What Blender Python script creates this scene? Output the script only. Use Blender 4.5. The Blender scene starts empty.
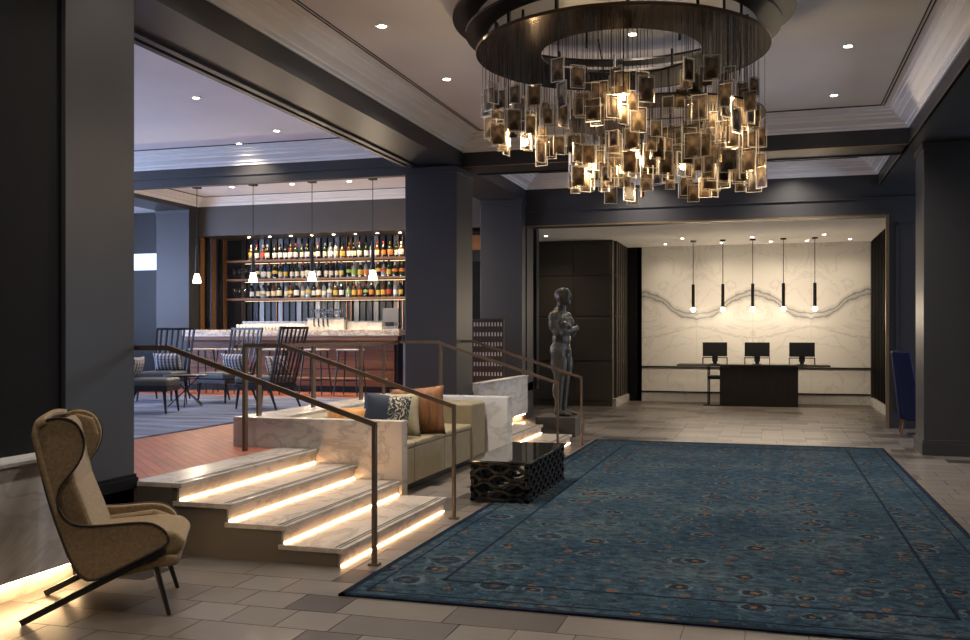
import bpy, bmesh, math, random
from mathutils import Vector, Matrix
random.seed(7)
PI = math.pi
sc = bpy.context.scene
C = sc.collection

# ---------------------------------------------------------------- camera
FPX, HOR, EYE = 960.0, 335.0, 1.5
YAW = math.atan(285.0 / FPX)
cam_d = bpy.data.cameras.new('camera')
cam_d.sensor_width = 36.0
cam_d.lens = 36.0 * FPX / 970.0
cam_d.shift_y = (HOR - 320.0) / 970.0
cam_d.clip_end = 200
cam = bpy.data.objects.new('camera', cam_d); C.objects.link(cam)
cam.location = (0, 0, EYE)
cam.rotation_euler = (PI / 2, 0, YAW)
sc.camera = cam
# ---------------------------------------------------------------- world / view
w = bpy.data.worlds.new('world'); sc.world = w; w.use_nodes = True
bg = w.node_tree.nodes['Background']
bg.inputs[0].default_value = (0.90, 0.93, 1.0, 1); bg.inputs[1].default_value = 0.11
sc.view_settings.view_transform = 'Standard'; sc.view_settings.look = 'None'
sc.view_settings.gamma = 1.0; sc.view_settings.use_curve_mapping = False
sc.view_settings.exposure = 0.22
sc.cycles.max_bounces = 6; sc.cycles.diffuse_bounces = 3; sc.cycles.glossy_bounces = 3
sc.cycles.transparent_max_bounces = 24; sc.cycles.transmission_bounces = 4
sc.cycles.sample_clamp_indirect = 4.0; sc.cycles.caustics_reflective = False; sc.cycles.caustics_refractive = False
WARM = (1.0, 0.72, 0.42); WARM2 = (1.0, 0.82, 0.6); SOFT = (1.0, 0.90, 0.78); DAY = (0.45, 0.6, 1.0)

def light(kind, name, loc, power, color, parent=None, size=0.05, spot=90, blend=0.6, rot=(0, 0, 0), sy=None):
    d = bpy.data.lights.new(name, kind); d.energy = power; d.color = color
    if kind == 'SPOT':
        d.spot_size = math.radians(spot); d.spot_blend = blend; d.shadow_soft_size = size
    elif kind == 'AREA':
        d.shape = 'RECTANGLE'; d.size = size; d.size_y = sy or size
    else:
        d.shadow_soft_size = size
    o = bpy.data.objects.new(name, d); C.objects.link(o); o.location = loc; o.rotation_euler = rot
    if parent: o.parent = parent
    return o
# daylight that comes in through the glazing of the bar (left) and of the side lounge (right)
light('AREA', 'daylight_bar_window', (-16.8, 9.5, 2.6), 1700, (0.55, 0.67, 1.0), size=2.6, sy=9.0, rot=(0, -PI / 2 - 1.0, 0))
light('AREA', 'daylight_side_window', (7.8, 14.9, 1.7), 240, (0.62, 0.74, 1.0), size=2.4, sy=2.2, rot=(0, PI / 2, 0))

# ---------------------------------------------------------------- materials
MATS = {}
def newmat(name):
    m = bpy.data.materials.new(name); m.use_nodes = True
    MATS[name] = m
    nt = m.node_tree
    return m, nt, nt.nodes['Principled BSDF']
def N(nt, t, **kw):
    n = nt.nodes.new(t)
    for k, v in kw.items(): setattr(n, k, v)
    return n
def L(nt, a, b): nt.links.new(a, b)
def rgba(c): return (c[0], c[1], c[2], 1)
def coords(nt, scale=(1, 1, 1), gen='Object'):
    tc = N(nt, 'ShaderNodeTexCoord'); mp = N(nt, 'ShaderNodeMapping')
    mp.inputs['Scale'].default_value = scale
    L(nt, tc.outputs[gen], mp.inputs[0]); return mp.outputs[0]
def ramp(nt, fac, stops):
    r = N(nt, 'ShaderNodeValToRGB'); e = r.color_ramp.elements
    e[0].position, e[0].color = stops[0][0], rgba(stops[0][1])
    e[1].position, e[1].color = stops[-1][0], rgba(stops[-1][1])
    for p, c in stops[1:-1]:
        q = e.new(p); q.color = rgba(c)
    L(nt, fac, r.inputs[0]); return r.outputs[0]
def mathn(nt, op, a, b=None, c=None):
    n = N(nt, 'ShaderNodeMath', operation=op)
    for i, v in enumerate((a, b, c)):
        if v is None: continue
        if isinstance(v, (int, float)): n.inputs[i].default_value = v
        else: L(nt, v, n.inputs[i])
    return n.outputs[0]
def mixc(nt, fac, a, b):
    n = N(nt, 'ShaderNodeMix', data_type='RGBA')
    for s, v in ((n.inputs[0], fac), (n.inputs[6], a), (n.inputs[7], b)):
        if isinstance(v, (int, float)): s.default_value = v
        elif isinstance(v, tuple): s.default_value = rgba(v)
        else: L(nt, v, s)
    return n.outputs[2]
def plain(name, col, rough=0.5, metal=0.0, var=0.12, scale=6.0, stretch=(1, 1, 1), bump=0.0, coat=0.0, bscale=None, sheen=0.0):
    m, nt, b = newmat(name)
    v = coords(nt, stretch)
    n = N(nt, 'ShaderNodeTexNoise'); n.inputs['Scale'].default_value = scale; n.inputs['Detail'].default_value = 5
    L(nt, v, n.inputs['Vector'])
    lo = tuple(max(0, c * (1 - var)) for c in col); hi = tuple(c * (1 + var) for c in col)
    L(nt, ramp(nt, n.outputs[0], [(0.3, lo), (0.7, hi)]), b.inputs['Base Color'])
    b.inputs['Roughness'].default_value = rough; b.inputs['Metallic'].default_value = metal
    b.inputs['Coat Weight'].default_value = coat; b.inputs['Sheen Weight'].default_value = sheen
    if bump:
        n2 = N(nt, 'ShaderNodeTexNoise'); n2.inputs['Scale'].default_value = bscale or scale * 8; L(nt, v, n2.inputs['Vector'])
        bp = N(nt, 'ShaderNodeBump'); bp.inputs['Strength'].default_value = bump; bp.inputs['Distance'].default_value = 0.01
        L(nt, n2.outputs[0], bp.inputs['Height']); L(nt, bp.outputs[0], b.inputs['Normal'])
    return m
def emit(name, col, strength):
    m, nt, b = newmat(name)
    b.inputs['Base Color'].default_value = rgba(col)
    b.inputs['Emission Color'].default_value = rgba(col); b.inputs['Emission Strength'].default_value = strength
    return m
def marble(name, base, vein, scale=1.0, rot=(0, 0, 0.6), amt=0.6, rough=0.25):
    m, nt, b = newmat(name)
    tc = N(nt, 'ShaderNodeTexCoord'); mp = N(nt, 'ShaderNodeMapping'); mp.inputs['Rotation'].default_value = rot
    mp.inputs['Scale'].default_value = (scale, scale * 0.6, scale * 1.6)
    L(nt, tc.outputs['Object'], mp.inputs[0])
    n = N(nt, 'ShaderNodeTexNoise'); n.inputs['Scale'].default_value = 2.2; n.inputs['Detail'].default_value = 9
    n.inputs['Roughness'].default_value = 0.62; n.inputs['Distortion'].default_value = 0.5
    L(nt, mp.outputs[0], n.inputs['Vector'])
    d = mathn(nt, 'ABSOLUTE', mathn(nt, 'SUBTRACT', n.outputs[0], 0.5))
    v1 = ramp(nt, d, [(0.0, (1, 1, 1)), (0.05, (0, 0, 0))])
    n2 = N(nt, 'ShaderNodeTexNoise'); n2.inputs['Scale'].default_value = 1.1; n2.inputs['Detail'].default_value = 6
    L(nt, mp.outputs[0], n2.inputs['Vector'])
    cl = ramp(nt, n2.outputs[0], [(0.35, tuple(c * 0.86 for c in base)), (0.65, base)])
    L(nt, mixc(nt, mathn(nt, 'MULTIPLY', v1, amt), cl, vein), b.inputs['Base Color'])
    b.inputs['Roughness'].default_value = rough
    return m

M = {}
M['paint'] = plain('charcoal_paint', (0.032, 0.032, 0.035), 0.42, var=0.05, scale=2)
M['paint_brown'] = plain('umber_panel_paint', (0.066, 0.058, 0.050), 0.4, var=0.06, scale=2)
M['black_gloss'] = plain('black_lacquer', (0.006, 0.006, 0.007), 0.6, var=0.1)
M['black_gloss'].node_tree.nodes['Principled BSDF'].inputs['Specular IOR Level'].default_value = 0.12
M['stringer'] = plain('stair_stringer_paint', (0.075, 0.062, 0.05), 0.45, var=0.06, scale=3)
M['ceil'] = plain('ceiling_plaster', (0.86, 0.84, 0.82), 0.85, var=0.03, scale=1.5)
M['ceil_bar'] = plain('bar_ceiling_plaster', (0.88, 0.87, 0.87), 0.85, var=0.03, scale=1.5)
M['crown'] = plain('crown_paint', (0.84, 0.82, 0.79), 0.28, var=0.03, scale=2)
M['groove'] = plain('dark_groove', (0.03, 0.03, 0.03), 0.7)
M['brass'] = plain('gilt_edge', (0.42, 0.30, 0.16), 0.35, metal=0.9, var=0.1)
M['bronze'] = plain('bronze_handrail', (0.115, 0.080, 0.056), 0.42, metal=0.45, var=0.15, scale=10)
M['bronze_d'] = plain('dark_bronze_screen', (0.055, 0.040, 0.028), 0.45, metal=0.5, var=0.15)
M['marble'] = marble('stair_marble', (0.53, 0.47, 0.41), (0.22, 0.19, 0.17), 1.1, amt=0.5)
M['marble_g'] = marble('cool_marble', (0.68, 0.665, 0.65), (0.26, 0.25, 0.25), 0.8, amt=0.38)
M['strip'] = plain('tread_grip_rubber', (0.03, 0.028, 0.025), 0.8)
M['led'] = emit('led_strip_glow', (1.0, 0.60, 0.30), 30.0)
M['led_hot'] = emit('dado_led_glow', (1.0, 0.66, 0.33), 42.0)
M['bulb'] = emit('pendant_bulb_glow', (1.0, 0.78, 0.5), 14.0)
M['lens'] = emit('downlight_lens_glow', (1.0, 0.85, 0.62), 40.0)
M['chbulb'] = emit('chandelier_bulb_glow', (1.0, 0.66, 0.3), 12.0)
M['added_shelf_led'] = emit('added_shelf_glow', (1.0, 0.72, 0.42), 2.5)  # glow for the strips added under the bottle shelves
M['window'] = emit('daylit_glass', (0.55, 0.7, 1.0), 1.6)
M['steel'] = plain('brushed_steel', (0.45, 0.44, 0.43), 0.3, metal=1.0, var=0.1, scale=20)
M['black'] = plain('matt_black_metal', (0.012, 0.012, 0.013), 0.45, metal=0.4)
M['screen'] = plain('monitor_plastic', (0.01, 0.01, 0.011), 0.3)
M['tan'] = plain('tan_wool', (0.21, 0.14, 0.068), 0.9, var=0.25, scale=55, bump=0.35, bscale=220, sheen=0.2)
M['piping'] = plain('dark_piping', (0.02, 0.014, 0.01), 0.7)
M['leather'] = plain('beige_leather', (0.25, 0.205, 0.12), 0.5, var=0.08, scale=8, bump=0.08, bscale=90)
M['beige_cloth'] = plain('beige_cloth', (0.33, 0.28, 0.18), 0.9, var=0.1, scale=40, bump=0.2)
M['fur'] = plain('brown_cowhide', (0.15, 0.058, 0.016), 0.7, var=0.8, scale=14, stretch=(1, 1, 0.15), bump=0.5, bscale=60)
M['fur_o'] = plain('orange_fur', (0.50, 0.23, 0.06), 0.8, var=0.4, scale=18, stretch=(1, 1, 0.3), bump=0.5, bscale=60)
M['navy'] = plain('navy_velvet', (0.006, 0.010, 0.045), 0.7, var=0.2, scale=9)
M['navy'].node_tree.nodes['Principled BSDF'].inputs['Specular IOR Level'].default_value = 0.2
M['oak'] = plain('walnut_leg', (0.14, 0.07, 0.03), 0.5)
M['statue'] = plain('dark_bronze_patina', (0.055, 0.052, 0.042), 0.42, metal=0.3, var=0.3, scale=5, bump=0.15, bscale=30)
M['plinth'] = plain('plinth_stone', (0.05, 0.044, 0.038), 0.5)
M['chandelier'] = plain('bronze_mirror_metal', (0.10, 0.072, 0.048), 0.16, metal=1.0, var=0.2, scale=3)
M['chandelier_d'] = plain('dark_bronze_metal', (0.022, 0.018, 0.015), 0.3, metal=0.6, var=0.2, scale=3)
M['rim'] = plain('card_rim_metal', (0.88, 0.85, 0.78), 0.25, metal=0.35)
M['wire'] = plain('suspension_wire', (0.06, 0.055, 0.05), 0.4, metal=0.8)
M['wood_bar'] = plain('mahogany_board', (0.17, 0.068, 0.034), 0.4, var=0.4, scale=6, stretch=(0.3, 3, 9), coat=0.2)
M['wood_shelf'] = plain('shelf_walnut', (0.15, 0.07, 0.028), 0.4, var=0.3, scale=6, stretch=(0.4, 4, 4))
M['chairwood'] = plain('ebonised_wood', (0.012, 0.013, 0.02), 0.32, var=0.2)
M['seat_grey'] = plain('charcoal_seat_leather', (0.055, 0.06, 0.065), 0.5, var=0.1, scale=8)
M['stool_seat'] = plain('pale_stool_seat', (0.42, 0.40, 0.37), 0.6)
M['glassware'] = plain('pale_glassware', (0.62, 0.60, 0.56), 0.12, var=0.1)
M['white'] = plain('white_ceramic', (0.50, 0.46, 0.40), 0.3, var=0.3, scale=9)
M['copper'] = plain('copper_rod', (0.50, 0.22, 0.09), 0.3, metal=1.0)
M['silver'] = plain('antique_mirror', (0.16, 0.15, 0.14), 0.3, metal=1.0, var=0.3, scale=4, stretch=(4, 4, 0.4))
M['flute'] = plain('fluted_black_panel', (0.014, 0.016, 0.02), 0.3)
M['carpet'] = plain('slate_blue_carpet', (0.10, 0.12, 0.19), 0.95, var=0.6, scale=2.2, stretch=(0.5, 2.2, 1), bump=0.2, bscale=90)
M['darkdesk'] = plain('dark_oak_desk', (0.012, 0.010, 0.009), 0.4, var=0.35, scale=6, stretch=(5, 5, 0.4))

def sheer(name, col, refl=0.06, rough=0.02, tint=0.9):
    m, nt, b = newmat(name); nt.nodes.remove(b)
    out = nt.nodes['Material Output']
    t = N(nt, 'ShaderNodeBsdfTransparent'); t.inputs[0].default_value = rgba(tuple(c * tint for c in col))
    g = N(nt, 'ShaderNodeBsdfGlossy'); g.inputs['Roughness'].default_value = rough
    lw = N(nt, 'ShaderNodeLayerWeight'); lw.inputs[0].default_value = 0.25
    mx = N(nt, 'ShaderNodeMixShader')
    L(nt, mathn(nt, 'ADD', mathn(nt, 'MULTIPLY', lw.outputs['Fresnel'], 0.6), refl), mx.inputs[0])
    L(nt, t.outputs[0], mx.inputs[1]); L(nt, g.outputs[0], mx.inputs[2]); L(nt, mx.outputs[0], out.inputs[0])
    return m
M['cardglass'] = sheer('card_glass', (1, 0.97, 0.92))
M['clear'] = sheer('clear_glass', (0.95, 0.97, 1.0), refl=0.12)

def mat_print():                                    # a faded sepia portrait: vignette, pale head, dark coat
    m, nt, b = newmat('sepia_print')
    tc = N(nt, 'ShaderNodeTexCoord'); sx = N(nt, 'ShaderNodeSeparateXYZ'); L(nt, tc.outputs['Object'], sx.inputs[0])
    oi = N(nt, 'ShaderNodeObjectInfo')
    ns = N(nt, 'ShaderNodeTexNoise', noise_dimensions='4D'); ns.inputs['Scale'].default_value = 30
    L(nt, tc.outputs['Object'], ns.inputs['Vector']); L(nt, mathn(nt, 'MULTIPLY', oi.outputs['Random'], 40), ns.inputs['W'])
    x2 = mathn(nt, 'POWER', mathn(nt, 'MULTIPLY', sx.outputs[0], 42), 2)
    hz = mathn(nt, 'POWER', mathn(nt, 'MULTIPLY', mathn(nt, 'SUBTRACT', sx.outputs[2], 0.028), 32), 2)
    head = ramp(nt, mathn(nt, 'ADD', x2, hz), [(0.25, (1, 1, 1)), (1.0, (0, 0, 0))])
    bx = mathn(nt, 'POWER', mathn(nt, 'MULTIPLY', sx.outputs[0], 22), 2)
    bz = mathn(nt, 'POWER', mathn(nt, 'MULTIPLY', mathn(nt, 'ADD', sx.outputs[2], 0.06), 16), 2)
    body = ramp(nt, mathn(nt, 'ADD', bx, bz), [(0.3, (1, 1, 1)), (1.0, (0, 0, 0))])
    base = ramp(nt, ns.outputs[0], [(0.3, (0.22, 0.155, 0.095)), (0.7, (0.44, 0.34, 0.225))])
    c1 = mixc(nt, mathn(nt, 'MULTIPLY', body, 0.85), base, (0.06, 0.038, 0.022))
    c2 = mixc(nt, mathn(nt, 'MULTIPLY', head, 0.8), c1, (0.55, 0.42, 0.28))
    v = mathn(nt, 'ADD', 0.55, mathn(nt, 'MULTIPLY', oi.outputs['Random'], 0.8))
    hs = N(nt, 'ShaderNodeHueSaturation'); L(nt, v, hs.inputs['Value']); L(nt, c2, hs.inputs['Color'])
    L(nt, hs.outputs[0], b.inputs['Base Color']); b.inputs['Roughness'].default_value = 0.25
    out = nt.nodes['Material Output']
    tr = N(nt, 'ShaderNodeBsdfTranslucent'); L(nt, hs.outputs[0], tr.inputs[0])
    mx = N(nt, 'ShaderNodeMixShader'); mx.inputs[0].default_value = 0.45
    L(nt, b.outputs[0], mx.inputs[1]); L(nt, tr.outputs[0], mx.inputs[2]); L(nt, mx.outputs[0], out.inputs[0])
    return m
M['print'] = mat_print()

TILES = []
for i, c in enumerate([(0.142, 0.122, 0.107), (0.134, 0.115, 0.101), (0.126, 0.108, 0.094), (0.158, 0.138, 0.124), (0.034, 0.028, 0.025), (0.074, 0.063, 0.056)]):
    TILES.append(plain('stone_tile_shade', c, 0.33, var=0.08, scale=5, stretch=(1, 3, 1), bump=0.03, bscale=25))
M['grout'] = plain('grout', (0.088, 0.076, 0.067), 0.6)

def mat_rug():
    m, nt, b = newmat('faded_blue_rug')
    tc = N(nt, 'ShaderNodeTexCoord'); P = tc.outputs['Object']
    def noise(s, stretch=(1, 1, 1), det=5, dist=0.0):
        mp = N(nt, 'ShaderNodeMapping'); mp.inputs['Scale'].default_value = stretch; L(nt, P, mp.inputs[0])
        n = N(nt, 'ShaderNodeTexNoise'); n.inputs['Scale'].default_value = s; n.inputs['Detail'].default_value = det
        n.inputs['Distortion'].default_value = dist
        L(nt, mp.outputs[0], n.inputs['Vector']); return n.outputs[0]
    base = ramp(nt, noise(1.1), [(0.3, (0.010, 0.027, 0.047)), (0.5, (0.022, 0.047, 0.069)), (0.72, (0.052, 0.072, 0.081))])
    worn = ramp(nt, noise(11, (1, 1.5, 1), 8), [(0.44, (0, 0, 0)), (0.60, (1, 1, 1))])
    c = mixc(nt, mathn(nt, 'MULTIPLY', worn, 0.72), base, (0.004, 0.008, 0.015))
    pale = ramp(nt, noise(19, (1, 1.3, 1), 6, 1.5), [(0.56, (0, 0, 0)), (0.64, (1, 1, 1))])
    c = mixc(nt, mathn(nt, 'MULTIPLY', pale, 0.45), c, (0.080, 0.118, 0.135))
    def flowers(scale, r, off, dark, ring, heart, amt):
        nonlocal c
        mp = N(nt, 'ShaderNodeMapping'); mp.inputs['Scale'].default_value = (1, 1, 0); mp.inputs['Location'].default_value = off
        L(nt, P, mp.inputs[0])
        ns = N(nt, 'ShaderNodeTexNoise'); ns.inputs['Scale'].default_value = 14; L(nt, mp.outputs[0], ns.inputs['Vector'])
        vm = N(nt, 'ShaderNodeVectorMath', operation='MULTIPLY_ADD')
        L(nt, ns.outputs['Color'], vm.inputs[0]); vm.inputs[1].default_value = (0.06, 0.06, 0); L(nt, mp.outputs[0], vm.inputs[2])
        v = N(nt, 'ShaderNodeTexVoronoi', voronoi_dimensions='2D'); v.inputs['Scale'].default_value = scale; v.inputs['Randomness'].default_value = 0.75
        L(nt, vm.outputs[0], v.inputs['Vector'])
        d = v.outputs['Distance']
        sx = N(nt, 'ShaderNodeSeparateColor'); L(nt, v.outputs['Color'], sx.inputs[0])
        rr = mathn(nt, 'MULTIPLY', mathn(nt, 'ADD', sx.outputs[0], 0.25), r)
        q = mathn(nt, 'DIVIDE', d, rr)
        on = mathn(nt, 'GREATER_THAN', sx.outputs[1], 0.35)
        k1 = mathn(nt, 'MULTIPLY', mathn(nt, 'LESS_THAN', mathn(nt, 'ABSOLUTE', mathn(nt, 'SUBTRACT', q, 1.15)), 0.16), on)
        k2 = mathn(nt, 'MULTIPLY', mathn(nt, 'LESS_THAN', q, 0.95), on)
        k3 = mathn(nt, 'MULTIPLY', mathn(nt, 'LESS_THAN', q, 0.32), on)
        brk = ramp(nt, noise(30), [(0.4, (0, 0, 0)), (0.55, (1, 1, 1))])
        c = mixc(nt, mathn(nt, 'MULTIPLY', mathn(nt, 'MULTIPLY', k1, brk), amt), c, ring)
        c = mixc(nt, mathn(nt, 'MULTIPLY', k2, mathn(nt, 'MULTIPLY', mathn(nt, 'ADD', brk, 0.35), amt)), c, dark)
        c = mixc(nt, mathn(nt, 'MULTIPLY', k3, amt * 0.9), c, heart)
    flowers(1.9, 0.16, (0.3, 0.1, 0), (0.008, 0.009, 0.016), (0.09, 0.12, 0.13), (0.10, 0.060, 0.035), 0.6)
    flowers(2.6, 0.17, (5.3, 2.1, 0), (0.010, 0.008, 0.010), (0.07, 0.10, 0.12), (0.17, 0.080, 0.025), 0.85)
    flowers(4.6, 0.13, (2.1, 8.4, 0), (0.15, 0.070, 0.022), (0.02, 0.03, 0.05), (0.03, 0.02, 0.02), 0.6)
    lin = ramp(nt, noise(7, (1, 1.2, 1), 3, 2.5), [(0.47, (0, 0, 0)), (0.5, (1, 1, 1)), (0.53, (0, 0, 0))])
    c = mixc(nt, mathn(nt, 'MULTIPLY', lin, 0.55), c, (0.014, 0.018, 0.03))
    L(nt, c, b.inputs['Base Color']); b.inputs['Roughness'].default_value = 0.95; b.inputs['Specular IOR Level'].default_value = 0.06
    bp = N(nt, 'ShaderNodeBump'); bp.inputs['Strength'].default_value = 0.25; bp.inputs['Distance'].default_value = 0.004
    L(nt, noise(150), bp.inputs['Height']); L(nt, bp.outputs[0], b.inputs['Normal'])
    return m
M['rug'] = mat_rug()
M['rug_line'] = plain('rug_border_line', (0.007, 0.013, 0.024), 0.95, var=0.5, scale=30)
M['rug_line'].node_tree.nodes['Principled BSDF'].inputs['Specular IOR Level'].default_value = 0.05

def mat_bookmatch(x_center, width):
    m, nt, b = newmat('bookmatched_marble')
    tc = N(nt, 'ShaderNodeTexCoord'); sx = N(nt, 'ShaderNodeSeparateXYZ')
    geo = N(nt, 'ShaderNodeNewGeometry'); L(nt, geo.outputs['Position'], sx.inputs[0])
    mx_ = mathn(nt, 'PINGPONG', mathn(nt, 'SUBTRACT', sx.outputs[0], x_center), width)
    cb = N(nt, 'ShaderNodeCombineXYZ'); L(nt, mx_, cb.inputs[0]); L(nt, sx.outputs[2], cb.inputs[2])
    ns = N(nt, 'ShaderNodeTexNoise'); ns.inputs['Scale'].default_value = 1.6; ns.inputs['Detail'].default_value = 8; ns.inputs['Roughness'].default_value = 0.6
    L(nt, cb.outputs[0], ns.inputs['Vector'])
    wob = mathn(nt, 'MULTIPLY', mathn(nt, 'SUBTRACT', ns.outputs[0], 0.5), 0.38)
    t = mathn(nt, 'DIVIDE', mx_, width)
    s = N(nt, 'ShaderNodeMath', operation='SMOOTHSTEP') if False else None
    curve = mathn(nt, 'MULTIPLY', mathn(nt, 'SUBTRACT', 1.0, mathn(nt, 'COSINE', mathn(nt, 'MULTIPLY', t, PI))), 0.5)
    def vein(z0, drop, halfw):
        zc = mathn(nt, 'SUBTRACT', z0, mathn(nt, 'MULTIPLY', curve, drop))
        d = mathn(nt, 'ABSOLUTE', mathn(nt, 'ADD', mathn(nt, 'SUBTRACT', sx.outputs[2], zc), wob))
        return d, halfw
    d1, _ = vein(2.42, 0.54, 0.05)
    k = ramp(nt, d1, [(0.0, (0.35, 0.35, 0.35)), (0.025, (0.5, 0.5, 0.5)), (0.045, (1, 1, 1)), (0.07, (0.35, 0.35, 0.35)), (0.15, (0, 0, 0))])
    d2, _ = vein(1.45, -0.25, 0.02)
    k2 = ramp(nt, d2, [(0.0, (0.4, 0.4, 0.4)), (0.02, (0, 0, 0))])
    n3 = N(nt, 'ShaderNodeTexNoise'); n3.inputs['Scale'].default_value = 1.3; n3.inputs['Detail'].default_value = 7; n3.inputs['Distortion'].default_value = 1.0
    L(nt, cb.outputs[0], n3.inputs['Vector'])
    k3 = ramp(nt, mathn(nt, 'ABSOLUTE', mathn(nt, 'SUBTRACT', n3.outputs[0], 0.5)), [(0.0, (0.30, 0.30, 0.30)), (0.02, (0, 0, 0))])
    c = mixc(nt, mathn(nt, 'MULTIPLY', k, 0.95), (0.66, 0.64, 0.61), (0.13, 0.13, 0.14))
    c = mixc(nt, k2, c, (0.30, 0.29, 0.28)); c = mixc(nt, k3, c, (0.32, 0.31, 0.30))
    L(nt, c, b.inputs['Base Color']); b.inputs['Roughness'].default_value = 0.3
    return m
M['bookmatch'] = mat_bookmatch(-0.36, 1.215)

def mat_parquet():
    m, nt, b = newmat('red_parquet')
    mp = coords(nt, (1, 1, 1)); r = nt.nodes[-1]; r.inputs['Rotation'].default_value = (0, 0, 0.78)
    br = N(nt, 'ShaderNodeTexBrick'); br.inputs['Scale'].default_value = 1.0
    br.inputs['Brick Width'].default_value = 0.32; br.inputs['Row Height'].default_value = 0.08; br.inputs['Mortar Size'].default_value = 0.004
    br.inputs['Color1'].default_value = rgba((0.33, 0.10, 0.048)); br.inputs['Color2'].default_value = rgba((0.23, 0.070, 0.036)); br.inputs['Mortar'].default_value = rgba((0.05, 0.02, 0.014))
    L(nt, mp, br.inputs['Vector']); L(nt, br.outputs['Color'], b.inputs['Base Color']); b.inputs['Roughness'].default_value = 0.45
    return m
M['parquet'] = mat_parquet()

def mat_stripes(name, a, b_, scale, axis=0):
    m, nt, b = newmat(name)
    tc = N(nt, 'ShaderNodeTexCoord'); sx = N(nt, 'ShaderNodeSeparateXYZ'); L(nt, tc.outputs['Object'], sx.inputs[0])
    s1 = mathn(nt, 'GREATER_THAN', mathn(nt, 'SINE', mathn(nt, 'MULTIPLY', sx.outputs[axis], scale)), 0.1)
    s2 = mathn(nt, 'GREATER_THAN', mathn(nt, 'SINE', mathn(nt, 'MULTIPLY', sx.outputs[2], scale * 1.3)), 0.75)
    c = mixc(nt, s1, a, b_); c = mixc(nt, mathn(nt, 'MULTIPLY', s2, 0.5), c, (0.04, 0.05, 0.09))
    L(nt, c, b.inputs['Base Color']); b.inputs['Roughness'].default_value = 0.9
    return m
M['plaid'] = mat_stripes('plaid_cloth', (0.09, 0.10, 0.17), (0.50, 0.48, 0.46), 105.0)

def mat_damask():
    m, nt, b = newmat('navy_damask')
    v = coords(nt, (1, 1, 1)); ns = N(nt, 'ShaderNodeTexNoise'); ns.inputs['Scale'].default_value = 13; ns.inputs['Distortion'].default_value = 2.2; ns.inputs['Detail'].default_value = 1
    L(nt, v, ns.inputs['Vector'])
    k = ramp(nt, mathn(nt, 'ABSOLUTE', mathn(nt, 'SUBTRACT', ns.outputs[0], 0.5)), [(0.03, (1, 1, 1)), (0.05, (0, 0, 0))])
    sx = N(nt, 'ShaderNodeSeparateXYZ'); tc = N(nt, 'ShaderNodeTexCoord'); L(nt, tc.outputs['Object'], sx.inputs[0])
    side = ramp(nt, sx.outputs[0], [(0.0, (0, 0, 0)), (0.02, (1, 1, 1))])
    L(nt, mixc(nt, mathn(nt, 'MULTIPLY', k, side), (0.018, 0.026, 0.050), (0.50, 0.44, 0.28)), b.inputs['Base Color']); b.inputs['Roughness'].default_value = 0.85
    return m
M['damask'] = mat_damask()

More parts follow.
